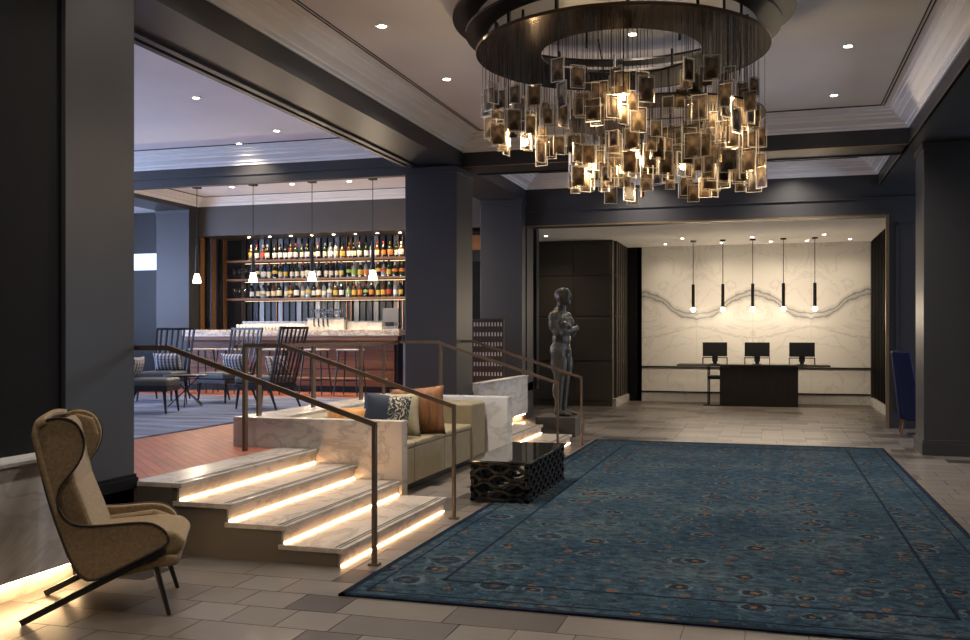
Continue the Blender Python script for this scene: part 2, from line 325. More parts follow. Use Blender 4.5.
# ---------------------------------------------------------------- mesh helpers
class MB:
    def __init__(s): s.v = []; s.f = []; s.m = []; s.mi = 0
    def add(s, vs, fs):
        o = len(s.v); s.v += [tuple(p) for p in vs]; s.f += [tuple(i + o for i in f) for f in fs]; s.m += [s.mi] * len(fs); return s
    def box(s, x0, y0, z0, x1, y1, z1):
        v = [(x, y, z) for z in (z0, z1) for y in (y0, y1) for x in (x0, x1)]
        return s.add(v, [(0, 2, 3, 1), (4, 5, 7, 6), (0, 1, 5, 4), (2, 6, 7, 3), (0, 4, 6, 2), (1, 3, 7, 5)])
    def obox(s, p0, p1, wx, wz, up=(0, 0, 1)):                     # bar between two points
        p0, p1 = Vector(p0), Vector(p1); d = (p1 - p0).normalized(); u = Vector(up)
        if abs(d.dot(u)) > 0.98: u = Vector((1, 0, 0))
        a = d.cross(u).normalized() * wx / 2; b = a.normalized().cross(d) * wz / 2
        v = [p + i * a + j * b for p in (p0, p1) for i, j in ((-1, -1), (1, -1), (1, 1), (-1, 1))]
        return s.add(v, [(3, 2, 1, 0), (4, 5, 6, 7), (0, 1, 5, 4), (1, 2, 6, 5), (2, 3, 7, 6), (3, 0, 4, 7)])
    def cyl(s, p0, p1, r0, r1=None, n=10, caps=True):
        r1 = r0 if r1 is None else r1
        p0, p1 = Vector(p0), Vector(p1); d = (p1 - p0).normalized()
        u = Vector((0, 0, 1)) if abs(d.z) < 0.9 else Vector((1, 0, 0))
        a = d.cross(u).normalized(); b = d.cross(a)
        v = [p + (a * math.cos(2 * PI * i / n) + b * math.sin(2 * PI * i / n)) * r for p, r in ((p0, r0), (p1, r1)) for i in range(n)]
        f = [(i, i + n, (i + 1) % n + n, (i + 1) % n) for i in range(n)]
        if caps: f += [tuple(range(n)), tuple(range(2 * n - 1, n - 1, -1))]
        return s.add(v, f)
    def lathe(s, prof, n=14, c=(0, 0, 0)):
        v = []; f = []
        for r, z in prof:
            for i in range(n): v.append((c[0] + r * math.cos(2 * PI * i / n), c[1] + r * math.sin(2 * PI * i / n), c[2] + z))
        for k in range(len(prof) - 1):
            for i in range(n):
                j = (i + 1) % n; f.append((k * n + i, k * n + j, (k + 1) * n + j, (k + 1) * n + i))
        f += [tuple(range(n - 1, -1, -1)), tuple(range((len(prof) - 1) * n, len(prof) * n))]
        return s.add(v, f)
    def ell(s, c, r, n=14, k=9, rot=None):
        v = []; f = []
        for j in range(k + 1):
            t = PI * j / k
            for i in range(n):
                p = Vector((r[0] * math.sin(t) * math.cos(2 * PI * i / n), r[1] * math.sin(t) * math.sin(2 * PI * i / n), r[2] * math.cos(t)))
                if rot: p = rot @ p
                v.append(p + Vector(c))
        for j in range(k):
            for i in range(n):
                a, b = j * n + i, j * n + (i + 1) % n; f.append((a, a + n, b + n, b))
        return s.add(v, f)
    def cap(s, p0, p1, r0, r1):                                    # tapered limb
        s.cyl(p0, p1, r0, r1, 12); s.ell(p0, (r0,) * 3, 12, 8); s.ell(p1, (r1,) * 3, 12, 8); return s
    def prism(s, pts, axis, a0, a1):                               # polygon extruded along an axis (0,1,2)
        def P(p, t):
            q = [p[0], p[1]]; q.insert(axis, t); return q
        n = len(pts)
        v = [P(p, a0) for p in pts] + [P(p, a1) for p in pts]
        f = [tuple(range(n)), tuple(range(2 * n - 1, n - 1, -1))] + [(i, (i + 1) % n, (i + 1) % n + n, i + n) for i in range(n)]
        return s.add(v, f)
    def tube(s, path, r, n=8):
        path = [Vector(p) for p in path]; v = []; f = []; m = len(path)
        for k, p in enumerate(path):
            d = (path[min(k + 1, m - 1)] - path[max(k - 1, 0)]).normalized()
            u = Vector((0, 0, 1)) if abs(d.z) < 0.9 else Vector((0, 1, 0))
            a = d.cross(u).normalized(); b = d.cross(a)
            for i in range(n): v.append(p + (a * math.cos(2 * PI * i / n) + b * math.sin(2 * PI * i / n)) * r)
        for k in range(m - 1):
            for i in range(n): f.append((k * n + i, (k + 1) * n + i, (k + 1) * n + (i + 1) % n, k * n + (i + 1) % n))
        f += [tuple(range(n)), tuple(range(m * n - 1, (m - 1) * n - 1, -1))]
        return s.add(v, f)
    def mesh(s, name, mats, smooth=False):
        me = bpy.data.meshes.new(name); me.from_pydata(s.v, [], s.f)
        for m in (mats if isinstance(mats, (list, tuple)) else [mats]): me.materials.append(m)
        me.polygons.foreach_set('material_index', s.m)
        bm = bmesh.new(); bm.from_mesh(me); bmesh.ops.recalc_face_normals(bm, faces=bm.faces); bm.to_mesh(me); bm.free()
        if smooth: me.polygons.foreach_set('use_smooth', [True] * len(me.polygons))
        me.update(); return me
    def build(s, name, mats, parent=None, smooth=False, bevel=0, loc=(0, 0, 0), rot=(0, 0, 0), seg=2):
        o = bpy.data.objects.new(name, s.mesh(name, mats, smooth)); C.objects.link(o)
        o.location = loc; o.rotation_euler = rot
        if parent: o.parent = parent
        if bevel:
            b = o.modifiers.new('bevel', 'BEVEL'); b.width = bevel; b.segments = seg; b.limit_method = 'ANGLE'; b.angle_limit = 0.6
        return o
def box(name, mat, b, parent=None, bevel=0, **k): return MB().box(*b).build(name, mat, parent, bevel=bevel, **k)
def share(name, me, parent=None, loc=(0, 0, 0), rot=(0, 0, 0)):
    o = bpy.data.objects.new(name, me); C.objects.link(o); o.location = loc; o.rotation_euler = rot
    if parent: o.parent = parent
    return o
def tag(o, label, cat, group=None):
    o['label'] = label; o['category'] = cat
    if group: o['group'] = group
    return o
def thing(name, label, cat, loc=(0, 0, 0), rz=0, group=None):
    o = bpy.data.objects.new(name, None); C.objects.link(o); o.location = loc; o.rotation_euler = (0, 0, rz)
    o.empty_display_size = 0.1
    return tag(o, label, cat, group)
def struct(o, label=None):
    o['kind'] = 'structure'
    if label: o['label'] = label
    return o
def copy_tree(o, parent=None):
    c = o.copy(); C.objects.link(c)
    if parent: c.parent = parent
    for ch in list(o.children): copy_tree(ch, c)
    return c
def ordinal(i): return ['first', 'second', 'third', 'fourth', 'fifth', 'sixth', 'seventh', 'eighth', 'ninth', 'tenth', 'eleventh', 'twelfth', 'thirteenth', 'fourteenth', 'fifteenth', 'sixteenth', 'seventeenth', 'eighteenth', 'nineteenth', 'twentieth', 'twenty-first', 'twenty-second', 'twenty-third', 'twenty-fourth', 'twenty-fifth', 'twenty-sixth', 'twenty-seventh', 'twenty-eighth', 'twenty-ninth', 'thirtieth', 'thirty-first', 'thirty-second'][i]

def ring(r0, r1, z0, z1, n=72):
    mb = MB(); v = []; f = []
    for r, z in ((r0, z0), (r1, z0), (r1, z1), (r0, z1)):
        for i in range(n): v.append((r * math.cos(2 * PI * i / n), r * math.sin(2 * PI * i / n), z))
    for k in range(4):
        for i in range(n):
            j = (i + 1) % n; q = (k + 1) % 4; f.append((k * n + i, k * n + j, q * n + j, q * n + i))
    return mb.add(v, f)
# ---------------------------------------------------------------- key dimensions (metres; camera stands at the origin)
XL, XL2 = -4.2, -4.97           # beam / column line on the left
XR = 1.84                       # column line on the right
SOF = 3.91                      # beam soffit
CB, CT = 4.10, 4.33             # crown bottom, ceiling
YB0, YB1 = 13.05, 13.78         # cross beam
YF = 16.70                      # far wall with the opening
PL = 0.49                       # bar platform
YR = 22.0                       # reception back wall
ZR = 3.50                       # reception ceiling

# ---------------------------------------------------------------- floor and its tiles
floor = struct(box('floor', M['grout'], (-4.95, -4, -0.12, 8, 22.2, -0.006)))
RUG = (-2.38, 5.05, 1.43, 13.6)
def proj(x, y, z=0.0):
    s_, c_ = math.sin(YAW), math.cos(YAW)
    d = -s_ * x + c_ * y
    if d < 0.3: return None
    return 485 + FPX * (c_ * x + s_ * y) / d, HOR - FPX * (z - EYE) / d, d
tiles = []
ty, row = 2.9, 0
while ty < 21.95:
    dy = 0.305; x = -5.0 + random.choice([0, .1, .2, .3]) - 0.3
    while x < 4.6:
        ln = random.choice([0.305, 0.305, 0.61, 0.61, 0.61])
        k = random.random()
        ci = (4 if k < 0.075 else 5 if k < 0.17 else random.randrange(4)) if ty < 13 else (4 if k < 0.10 else 5 if k < 0.34 else random.choice([0, 2, 3, 3]))
        if ci == 4: ln = 0.305
        x1 = x + ln; y1 = ty + dy
        inside_rug = x > RUG[0] + .02 and x1 < RUG[2] - .02 and ty > RUG[1] + .02 and y1 < RUG[3] - .02
        if not inside_rug and x1 > -4.2 + (0.0 if ty > 16.7 else 0): tiles.append((max(x, -4.9), ty, x1, y1, ci))
        x = x1
    ty += dy; row += 1
def area(t):
    p = proj((t[0] + t[2]) / 2, (t[1] + t[3]) / 2)
    if not p or not (-20 < p[0] < 990 and 300 < p[1] < 655): return 0
    if t[0] < -2.63 and 5.6 < t[1] and t[3] < 13.1: return 0
    return (t[2] - t[0]) * (t[3] - t[1]) / p[2] ** 3
tiles.sort(key=area, reverse=True)
g = 0.003
tile_me = {}
for t in tiles[:299]:
    ln = t[2] - t[0]; key = (round(ln, 2), t[4])
    if key not in tile_me:
        tile_me[key] = MB().box(g, g, -0.012, ln - g, 0.305 - g, 0).mesh('tile', TILES[t[4]])
    share('tile', tile_me[key], floor, (t[0], t[1], 0))
mb = MB()
for t in tiles[299:]:
    mb.mi = t[4]; mb.box(t[0] + g, t[1] + g, -0.012, t[2] - g, t[3] - g, 0)
o = mb.build('tile_field', TILES, floor); o['kind'] = 'stuff'

# ---------------------------------------------------------------- rug
rug = thing('area_rug', 'large faded blue oriental rug spread on the stone tiled lobby floor', 'rug', (0, 0, 0))
x0, y0, x1, y1 = RUG
box('field', M['rug'], (x0 + .03, y0 + .03, 0.0, x1 - .03, y1 - .03, 0.010), rug)
mb = MB()
for a in (0.0, ):
    mb.box(x0, y0, 0, x1, y0 + .04, .012).box(x0, y1 - .04, 0, x1, y1, .012).box(x0, y0, 0, x0 + .04, y1, .012).box(x1 - .04, y0, 0, x1, y1, .012)
mb.build('binding', M['rug_line'], rug)
mb = MB()
for a, wd in ((0.12, .012), (0.47, .022)):
    X0, Y0, X1, Y1 = x0 + a, y0 + a, x1 - a, y1 - a
    mb.box(X0, Y0, .004, X1, Y0 + wd, .0112).box(X0, Y1 - wd, .004, X1, Y1, .0112).box(X0, Y0, .004, X0 + wd, Y1, .0112).box(X1 - wd, Y0, .004, X1, Y1, .0112)
mb.build('border_line', M['rug_line'], rug)

# ---------------------------------------------------------------- ceilings, crowns, beams
def crown(name, x0, y0, x1, y1, zb, zt, mat, inset=0.30):
    h = zt - zb
    prof = [(0, zb), (0.02, zb), (0.02, zb + .10 * h), (0.05, zb + .16 * h), (0.05, zb + .26 * h), (0.08, zb + .34 * h), (.14, zb + .46 * h), (.14, zb + .54 * h), (.19, zb + .66 * h), (.19, zb + .74 * h), (.235, zb + .82 * h), (.235, zb + .90 * h), (.27, zb + .94 * h), (.27, zt - .004), (.30, zt - .004), (.30, zt)]
    prof = [(p * inset / .3, z) for p, z in prof]
    mb = MB(); v = []; f = []
    for p, z in prof: v += [(x0 + p, y0 + p, z), (x1 - p, y0 + p, z), (x1 - p, y1 - p, z), (x0 + p, y1 - p, z)]
    for k in range(len(prof) - 1):
        for i in range(4): f.append((k * 4 + i, k * 4 + (i + 1) % 4, (k + 1) * 4 + (i + 1) % 4, (k + 1) * 4 + i))
    mb.add(v, f); o = struct(mb.build(name, mat))
    mb = MB()
    for a in (inset + .03, inset + .065):
        X0, Y0, X1, Y1, t, wd = x0 + a, y0 + a, x1 - a, y1 - a, zt - .006, .012
        mb.box(X0, Y0, t, X1, Y0 + wd, zt).box(X0, Y1 - wd, t, X1, Y1, zt).box(X0, Y0, t, X0 + wd, Y1, zt).box(X1 - wd, Y0, t, X1, Y1, zt)
    mb.build('dark_line', M['groove'], o)  # two thin dark strips set just inside the crown
    return o
struct(box('ceiling', M['ceil'], (-4.3, -4, CT, 2.0, 16.9, CT + .1)))
struct(box('ceiling_bar', M['ceil_bar'], (-18, 1.0, 4.36, -4.3, 19.5, 4.46)))
struct(box('ceiling_side', M['ceil'], (2.0, -4, 4.0, 8, 16.9, 4.1)))
struct(box('ceiling_reception', M['ceil'], (-6.5, YF + .3, ZR, 3.2, YR + .2, ZR + .1)))
XC = 1.68
crown('trim_1', XL, -3, XC, YB0, CB, CT, M['crown'])
crown('trim_2', XL, YB1, XC, YF, CB, CT, M['crown'])
crown('trim_3', -18, 1.0, XL2 - .03, YB0, CB, 4.36, M['crown'], 0.26)
crown('trim_4', -10.85, 13.33, XL2 - .03, 16.6, 4.03, 4.17, M['crown'], 0.3)
struct(box('ceiling_coffer', M['ceil_bar'], (-10.85, 13.33, 4.17, XL2 - .02, 16.6, 4.25)))
def beam(b, mat='paint', lips=()):
    o = struct(box('beam', M[mat], b)); 
    for l in lips: box('lip', M['paint'], l, o)
    return o
# long left beam: soffit panel between two dark mouldings
beam((XL2, -4, SOF, XL, YF, 4.5), lips=[(XL - .09, -4, SOF - .03, XL + .012, 12.7, SOF + .04), (XL2 + .10, -4, SOF - .028, XL2 + .17, 12.7, SOF), (XL2 - .012, -4, SOF - .03, XL2 + .05, 12.7, SOF + .02)])
beam((XC, -4, SOF, 2.5, YF, 4.5), lips=[(XC - .015, -4, SOF + .0, XC + .02, 16.6, SOF + .05)])
beam((XL, YB0, SOF, XC, YB1, 4.5), lips=[(XL, YB0 - .015, SOF - .02, XC, YB0 + .03, SOF + .04), (XL, YB1 - .04, SOF - .02, XC, YB1 + .015, SOF + .03)])
beam((-18, YB0, 3.85, XL2, 13.33, 4.5), lips=[(-18, YB0 - .02, 3.95, XL2, YB0, 4.0), (-18, YB0 - .012, 3.82, XL2, YB0 + .05, 3.87)])
beam((-11.6, 13.33, 3.95, -10.85, 17.2, 4.5))
mb = MB().box(XL, YB0 - .019, SOF - .022, XC, YB0 - .010, SOF - .012).box(XC - .019, -4, SOF - .004, XC - .010, 13.0, SOF + .006).box(XC - .019, YB1, SOF - .004, XC - .010, 16.6, SOF + .006)
struct(mb.build('trim_5', M['brass']))

# ---------------------------------------------------------------- columns and dark walls
def column(b, base=0.0, label=None):
    o = struct(box('column', M['paint'], b, bevel=.006), label)
    x0, y0, z0, x1, y1, z1 = b
    MB().box(x0 - .02, y0 - .02, base, x1 + .02, y1 + .02, base + .16).box(x0 - .012, y0 - .012, base + .16, x1 + .012, y1 + .012, base + .19).build('base', M['paint'], o, bevel=.004)
    MB().box(x0 - .015, y0 - .015, z1 - .09, x1 + .015, y1 + .015, z1 - .002).build('capital', M['paint'], o, bevel=.004)
    return o
column((XL2, 12.75, PL - .3, XL, 13.5, SOF - .04), PL + .0, 'charcoal painted column behind the built-in sofa')
column((XR, 13.05, 0, 2.9, 13.75, SOF - .002), 0, 'charcoal painted column at the right of the lobby')
column((XL2, 16.45, PL - .3, XL, 17.2, SOF - .002), PL, 'charcoal painted column beside the reception opening')
column((-11.60, 16.3, PL, -10.86, 17.0, 3.95), PL, 'blue-grey column left of the bottle shelves')
# near left pier: stair-side face with a black recess in front of it
o = struct(box('wall_left', M['paint'], (-4.97, 4.98, 0, XL, 5.655, SOF - .03), bevel=.004), 'charcoal pier left of the marble steps')
MB().box(-4.97, 4.98, .45, XL + .018, 5.675, .52).box(-4.97, 4.99, .52, XL + .010, 5.665, .545).build('base', M['black_gloss'], o)
struct(box('wall_recess', M['black_gloss'], (-4.95, -3, 0, -4.23, 4.98, SOF - .03)), 'black lacquered recess above the low marble wall')
# low marble walls with a light slot beneath: near left, and between the far columns
def dado(xf, xb, y0, y1, label, mat):
    o = struct(box('wall_dado', M[mat], (xb, y0, .13, xf, y1, .77), bevel=.008), label)
    box('cap', M[mat], (xb, y0, .77, xf + .015, y1, .795), o, bevel=.004)
    box('toe', M['marble'], (xb, y0, 0, xf - .10, y1, .13), o)
    box('led_strip', M['led_hot'], (xf - .06, y0 + .02, .112, xf - .035, y1 - .02, .129), o)
    return o
dado(-4.02, -4.23, -1.0, 4.95, 'low pale marble wall with a glowing slot beneath at the left edge', 'marble_g')
dado(-4.09, -4.2, 13.5, 16.42, 'low white marble wall with glowing slot between the far columns', 'marble_g')

# far wall with the wide opening to the reception
wf = struct(box('wall_far', M['paint'], (-6.0, YF, 3.45, 2.9, 17.2, 4.5)), 'charcoal wall above the reception opening')
box('header_lip', M['paint'], (XL, YF - .02, 3.45, XR, YF, 3.53), wf)
box('header_moulding', M['paint'], (XL, YF - .03, 3.70, 2.9, YF, 3.73), wf)
struct(box('wall_far_right', M['paint'], (1.84, YF, 0, 6, 17.2, 3.45)), 'charcoal panelled wall right of the reception opening')
for (a, b_, c_, d_) in ((1.95, .95, 2.75, 3.3), (1.95, .25, 2.75, .85)):
    mb = MB(); t = .03
    mb.box(a, YF - .014, b_, c_, YF, b_ + t).box(a, YF - .014, d_ - t, c_, YF, d_).box(a, YF - .014, b_, a + t, YF, d_).box(c_ - t, YF - .014, b_, c_, YF, d_)
    mb.build('panel_moulding', M['paint'], bpy.data.objects['wall_far_right'])
struct(MB().box(XR - .05, YF - .03, 0, XR + .0, YF + .02, 3.45).box(XL, YF - .028, 3.425, XR, YF - .004, 3.45).build('trim_6', M['brass']), 'gilt edge around the reception opening')
struct(box('trim_7', M['paint'], (XL, 16.72, 0, XL + .02, 17.2, 3.45)))

struct(box('added_wall_right', M['paint'], (6.0, -4, 0, 6.2, 13.1, 4.0)), 'added charcoal wall right of the frame, screening the side light')  # unseen wall added to keep world light off the left side
# reception room
rl = struct(box('wall_reception_left', M['paint_brown'], (-6.5, 20.05, 0, -3.17, 20.3, ZR)), 'dark umber panelled wall behind the statue')
for (xa, xb) in ((-4.75, -4.0), (-3.96, -3.21)):
    for (za, zb) in ((.12, .92), (.96, 1.86), (1.90, 2.72), (2.76, 3.42)):
        box('panel', M['paint_brown'], (xa, 20.03, za, xb, 20.05, zb), rl, bevel=.008)
rs = struct(box('wall_reception_slats', M['black_gloss'], (-3.6, 20.3, 0, -3.19, 22.2, ZR)), 'dark slatted return wall left of the marble')
for k in range(6):
    y = 20.34 + k * .29
    box('slat', M['paint_brown'], (-3.20, y, .12, -3.12, y + .12, ZR), rs)
for z in (.92, 1.88, 2.74): box('rail', M['paint_brown'], (-3.19, 20.3, z, -3.14, 22, z + .05), rs)
box('end_panel', M['black_gloss'], (-3.19, 22.0, 0, -2.80, 22.2, ZR), rs)
rr = struct(box('wall_reception_right', M['paint_brown'], (2.12, 17.2, 0, 2.3, 22, ZR)), 'dark slatted wall right of the reception')
for k in range(16):
    y = 17.6 + k * .27
    box('slat', M['black_gloss'], (2.06, y, .2, 2.12, y + .06, ZR), rr)
box('baseboard', M['marble_g'], (2.05, 17.3, 0, 2.12, 22, .16), rr)
box('baseboard', M['marble_g'], (-3.19, 20.1, 0, -3.09, 22, .16), rs)
wr = struct(box('wall_reception_back', M['grout'], (-2.9, YR, 0, 2.2, YR + .2, ZR)), 'bookmatched white marble wall behind the reception desk')
xs = [-2.80, -1.575, -.36, .855, 2.06]
for k in range(4):
    box('marble_slab', M['bookmatch'], (xs[k] + .002, YR - .03, .80, xs[k + 1] - .002, YR, ZR), wr)
    box('marble_slab', M['bookmatch'], (xs[k] + .002, YR - .03, .235, xs[k + 1] - .002, YR, .775), wr)
    box('marble_slab', M['bookmatch'], (xs[k] + .002, YR - .035, 0, xs[k + 1] - .002, YR, .205), wr)
box('ledge', M['black'], (-2.8, YR - .07, .775, 2.06, YR - .0, .80), wr)
box('ledge', M['black'], (-2.8, YR - .05, .205, 2.06, YR - .0, .235), wr)

# bar envelope
struct(box('wall_bar_back', M['flute'], (-11.4, 17.55, PL, -4.2, 17.75, 4.3)), 'dark fluted wall behind the bottle shelves')
struct(box('wall_bar_bulkhead', M['paint_brown'], (-10.85, 16.6, 3.45, -4.97, 17.6, 4.4)), 'dark bulkhead above the bottle shelves')
struct(box('wall_bar_end', M['paint'], (-17.5, 19.3, 0, -11.0, 19.5, 4.4)), 'blue-grey wall beyond the bar column')
wn = struct(box('window_1', M['window'], (-16.9, 19.27, 3.02, -12.2, 19.3, 3.40)), 'bright daylit window band high beyond the bar')
wn2 = struct(box('window_2', M['window'], (-17.0, 4, 1.2, -16.95, 18.5, 3.6)), 'tall daylit windows of the bar lounge')
for k in range(4):
    box('mullion', M['paint'], (-16.95, 4 + k * 4.8, 1.2, -16.88, 4.1 + k * 4.8, 3.6), wn2)
struct(box('wall_bar_left', M['paint'], (-18, 1, 0, -17.0, 19.4, 4.4)))
struct(box('door_1', M['black_gloss'], (-5.9, 17.45, PL, -4.3, 17.55, 2.9)), 'dark doorway between the far columns')
struct(box('trim_8', M['copper'], (-5.9, 17.42, 3.12, -4.3, 17.5, 3.4)), 'warm timber panel above the dark doorway')

# ---------------------------------------------------------------- bar platform, steps
pf = struct(box('floor_bar', M['parquet'], (-17, 1.5, .02, -4.2, 17.15, PL - .002)), 'red parquet floor of the raised bar')
box('edge_fill', M['stringer'], (-4.2, 5.66, .0, -3.9, 13.05, PL - .03), pf)
car = box('carpet', M['carpet'], (-16.5, 2, PL - .004, -5.9, 13.9, PL + .012)); tag(car, 'slate blue carpet under the spindle-back lounge chairs', 'carpet')
NOSE = [-2.63, -3.04, -3.45, -3.83]; TOP = [.123, .246, .369, .492]; BACK = [-3.10, -3.50, -3.90, -4.22]
def steps(y0, y1, label, near):
    st = thing('staircase', label, 'steps', (0, 0, 0)); st['kind'] = 'structure'; del st['category']
    for i in range(4):
        n, t, b = NOSE[i], TOP[i], BACK[i]
        box('tread', M['marble'], (b, y0, t - .034, n, y1, t), st, bevel=.004)
        base = TOP[i - 1] if i else 0.0
        box('riser', M['marble'], (n - .06, y0 + .02, base + .001, n - .03, y1, t - .034), st)
        box('led_strip', M['led'], (n - .030, y0 + .03, base + .003, n - .022, y1 - .01, base + .009), st)
        MB().box(n - .075, y0 + .03, t - .001, n - .060, y1 - .03, t + .0015).box(n - .045, y0 + .03, t - .001, n - .033, y1 - .03, t + .0015).build('grip_strip', M['strip'], st)
    pts = []
    for i in range(4):
        base = TOP[i - 1] if i else 0.0
        pts += [(NOSE[i] - .045, base), (NOSE[i] - .045, TOP[i] - .034)]
    pts = [(pts[0][0], 0.0)] + pts[1:]
    pts += [(-4.2, TOP[3] - .034), (-4.2, 0.0)]
    MB().prism(pts, 1, y0 + .012, y0 + .04).build('stringer', M['stringer'], st)
    return st
steps(5.66, 7.72, 'four marble steps with glowing risers beside the tan wing chair', True)
steps(11.22, 13.10, 'four marble steps with glowing risers near the statue', False)

# marble surround of the built-in sofa (a U) and the parapet behind it
sr = thing('marble_surround', 'white marble surround enclosing the built-in sofa', 'surround', (0, 0, 0))
box('near_wall', M['marble'], (-4.69, 7.73, 0, -3.04, 7.86, .755), sr, bevel=.006)
box('end_wall', M['marble_g'], (-4.69, 10.97, 0, -2.98, 11.20, .765), sr, bevel=.006)
box('parapet', M['marble'], (-4.69, 7.86, .2, -4.28, 10.97, .755), sr, bevel=.006)

# ---------------------------------------------------------------- handrails
def rail(name, label, y, side, xe=-4.40, xpost=None):
    r = thing(name, label, 'handrail', (0, 0, 0))
    xb, xt = -2.47, -4.02; xpost = xpost or xe + .012
    MB().obox((xb, y, .015), (xb, y, .915), .045, .022).build('lower_post', M['bronze'], r)
    MB().obox((xpost, y, PL), (xpost, y, 1.40), .045, .03).build('upper_post', M['bronze'], r)
    MB().obox((xb + .01, y, .915), (xt, y, 1.41), .022, .035).obox((xt, y, 1.41), (xe, y, 1.41), .022, .035).build('rail', M['bronze'], r)
    box('foot', M['bronze'], (xb - .035, y - .03, 0, xb + .035, y + .03, .015), r)
    return r
rail('handrail', 'bronze handrail on the outer side of the near steps, behind wing chair', 5.79, 0)
rail('handrail', 'bronze handrail at the sofa side of the near steps', 7.43, 1)
rail('handrail', 'bronze handrail at the sofa side of the far steps', 11.42, 0, -4.52, -3.97)
rail('handrail', 'bronze handrail of the far steps passing in front of the statue', 12.95, 1)
gr = thing('guard_rail', 'bronze guard rail with flat posts on the parapet behind sofa', 'railing', (0, 0, 0))
for y in (7.90, 9.0, 10.2, 10.88): box('post', M['bronze'], (-4.53, y - .035, .755, -4.51, y + .035, 1.38), gr)
MB().box(-4.54, 7.5, 1.38, -4.50, 11.3, 1.415).build('top_rail', M['bronze'], gr)

# ---------------------------------------------------------------- built-in sofa and cushions
so = thing('sofa', 'long beige leather built-in sofa between two marble walls', 'sofa', (0, 0, 0))
ys = [7.88, 8.62, 9.50, 10.42]
for k in range(3):
    box('seat_cushion', M['leather'], (-4.0, ys[k] + .003, .43, -3.25, ys[k + 1] - .003, .49), so, bevel=.022, seg=3)
    box('front_panel', M['leather'], (-3.95, ys[k] + .004, .09, -3.26, ys[k + 1] - .004, .428), so, bevel=.012)
    box('back_cushion', M['leather'], (-4.26, ys[k] + .006, .42, -3.98, ys[k + 1] - .006, .735), so, bevel=.035, seg=3)
box('arm', M['leather'], (-4.24, 10.43, .09, -3.24, 10.93, .72), so, bevel=.03, seg=3)
box('plinth', M['black'], (-4.2, 7.9, 0, -3.36, 10.9, .09), so)

def pillow_mesh(w_, h_, t_, mat, pinch=.06):
    n = 12; mb = MB()
    for s_ in (1, -1):
        v = []; f = []
        for j in range(n + 1):
            for i in range(n + 1):
                u, q = 2 * i / n - 1, 2 * j / n - 1
                th = t_ / 2 * ((1 - abs(u) ** 2.6) * (1 - abs(q) ** 2.6)) ** .55
                cx = 1 - pinch * (1 - q * q) ; cz = 1 - pinch * (1 - u * u)
                v.append((u * w_ / 2 * cx, s_ * th, q * h_ / 2 * cz))
        for j in range(n):
            for i in range(n):
                a = j * (n + 1) + i; f.append((a, a + 1, a + n + 2, a + n + 1))
        mb.add(v, f)
    me = mb.mesh('pillow', mat, True)
    bm = bmesh.new(); bm.from_mesh(me); bmesh.ops.remove_doubles(bm, verts=bm.verts, dist=.0008); bmesh.ops.recalc_face_normals(bm, faces=bm.faces); bm.to_mesh(me); bm.free()
    return me
def pillow(me, loc, rot, label, group=None):
    o = share('throw_pillow', me, None, loc, rot); return tag(o, label, 'pillow', group)
pillow(pillow_mesh(.46, .44, .15, M['damask']), (-3.54, 8.58, .715), (-.22, .12, .45), 'navy throw pillow with cream damask scrolls on the sofa')
pillow(pillow_mesh(.46, .44, .15, M['beige_cloth']), (-3.52, 8.80, .715), (-.30, 0, .5), 'plain beige throw pillow behind the navy damask pillow')
pillow(pillow_mesh(.58, .50, .20, M['fur']), (-3.46, 9.22, .72), (-.18, -.08, .10), 'brown cowhide throw pillow in the middle of the sofa')
pillow(pillow_mesh(.36, .34, .18, M['fur_o']), (-3.80, 8.20, .665), (-.35, .08, .30), 'orange fur pillow peeking over the near marble wall')

# ---------------------------------------------------------------- low lattice coffee table
ct = thing('coffee_table', 'low black lattice coffee table with a reflective dark glass top', 'table', (0, 0, .019))
tx0, tx1, ty0, ty1, tz = -2.58, -2.04, 8.22, 9.76, .345
def lattice(axis, a0, a1, fixed, nper, rows, hw):
    dz = (tz - .02) / rows
    for k in range(rows + 1):
        seg = nper * 8; v = []; f = []
        for i in range(seg + 1):
            t = i / seg; ph = math.cos(2 * PI * nper * t)
            z = .012 + k * dz + (1 if k % 2 else -1) * ph * dz * .46
            z = min(max(z, .008), tz - .006)
            p = a0 + (a1 - a0) * t
            for dz_ in (-hw, hw):
                for off in (-.02, .02):
                    v.append((p, fixed + off, z + dz_) if axis == 0 else (fixed + off, p, z + dz_))
        for i in range(seg):
            a = i * 4; b = a + 4
            f += [(a, a + 1, b + 1, b), (a + 2, b + 2, b + 3, a + 3), (a, b, b + 2, a + 2), (a + 1, a + 3, b + 3, b + 1)]
        f += [(0, 2, 3, 1), (seg * 4, seg * 4 + 1, seg * 4 + 3, seg * 4 + 2)]
        MB().add(v, f).build('lattice_strip', M['black'], ct)
lattice(0, tx0, tx1, ty0 + .02, 2, 5, .014); lattice(0, tx0, tx1, ty1 - .02, 2, 5, .014)
lattice(1, ty0, ty1, tx1 - .02, 8, 6, .013); lattice(1, ty0, ty1, tx0 + .02, 8, 6, .013)
for cx in (tx0 + .02, tx1 - .02):
    for cy in (ty0 + .02, ty1 - .02): box('corner_post', M['black'], (cx - .014, cy - .014, 0.012, cx + .014, cy + .014, tz - .002), ct)
m, nt, b = newmat('smoked_glass_top'); b.inputs['Base Color'].default_value = (.012, .012, .011, 1); b.inputs['Roughness'].default_value = .04; b.inputs['Specular IOR Level'].default_value = 0.9
box('glass_top', m, (tx0 - .02, ty0 - .02, tz, tx1 + .02, ty1 + .02, tz + .014), ct, bevel=.003)

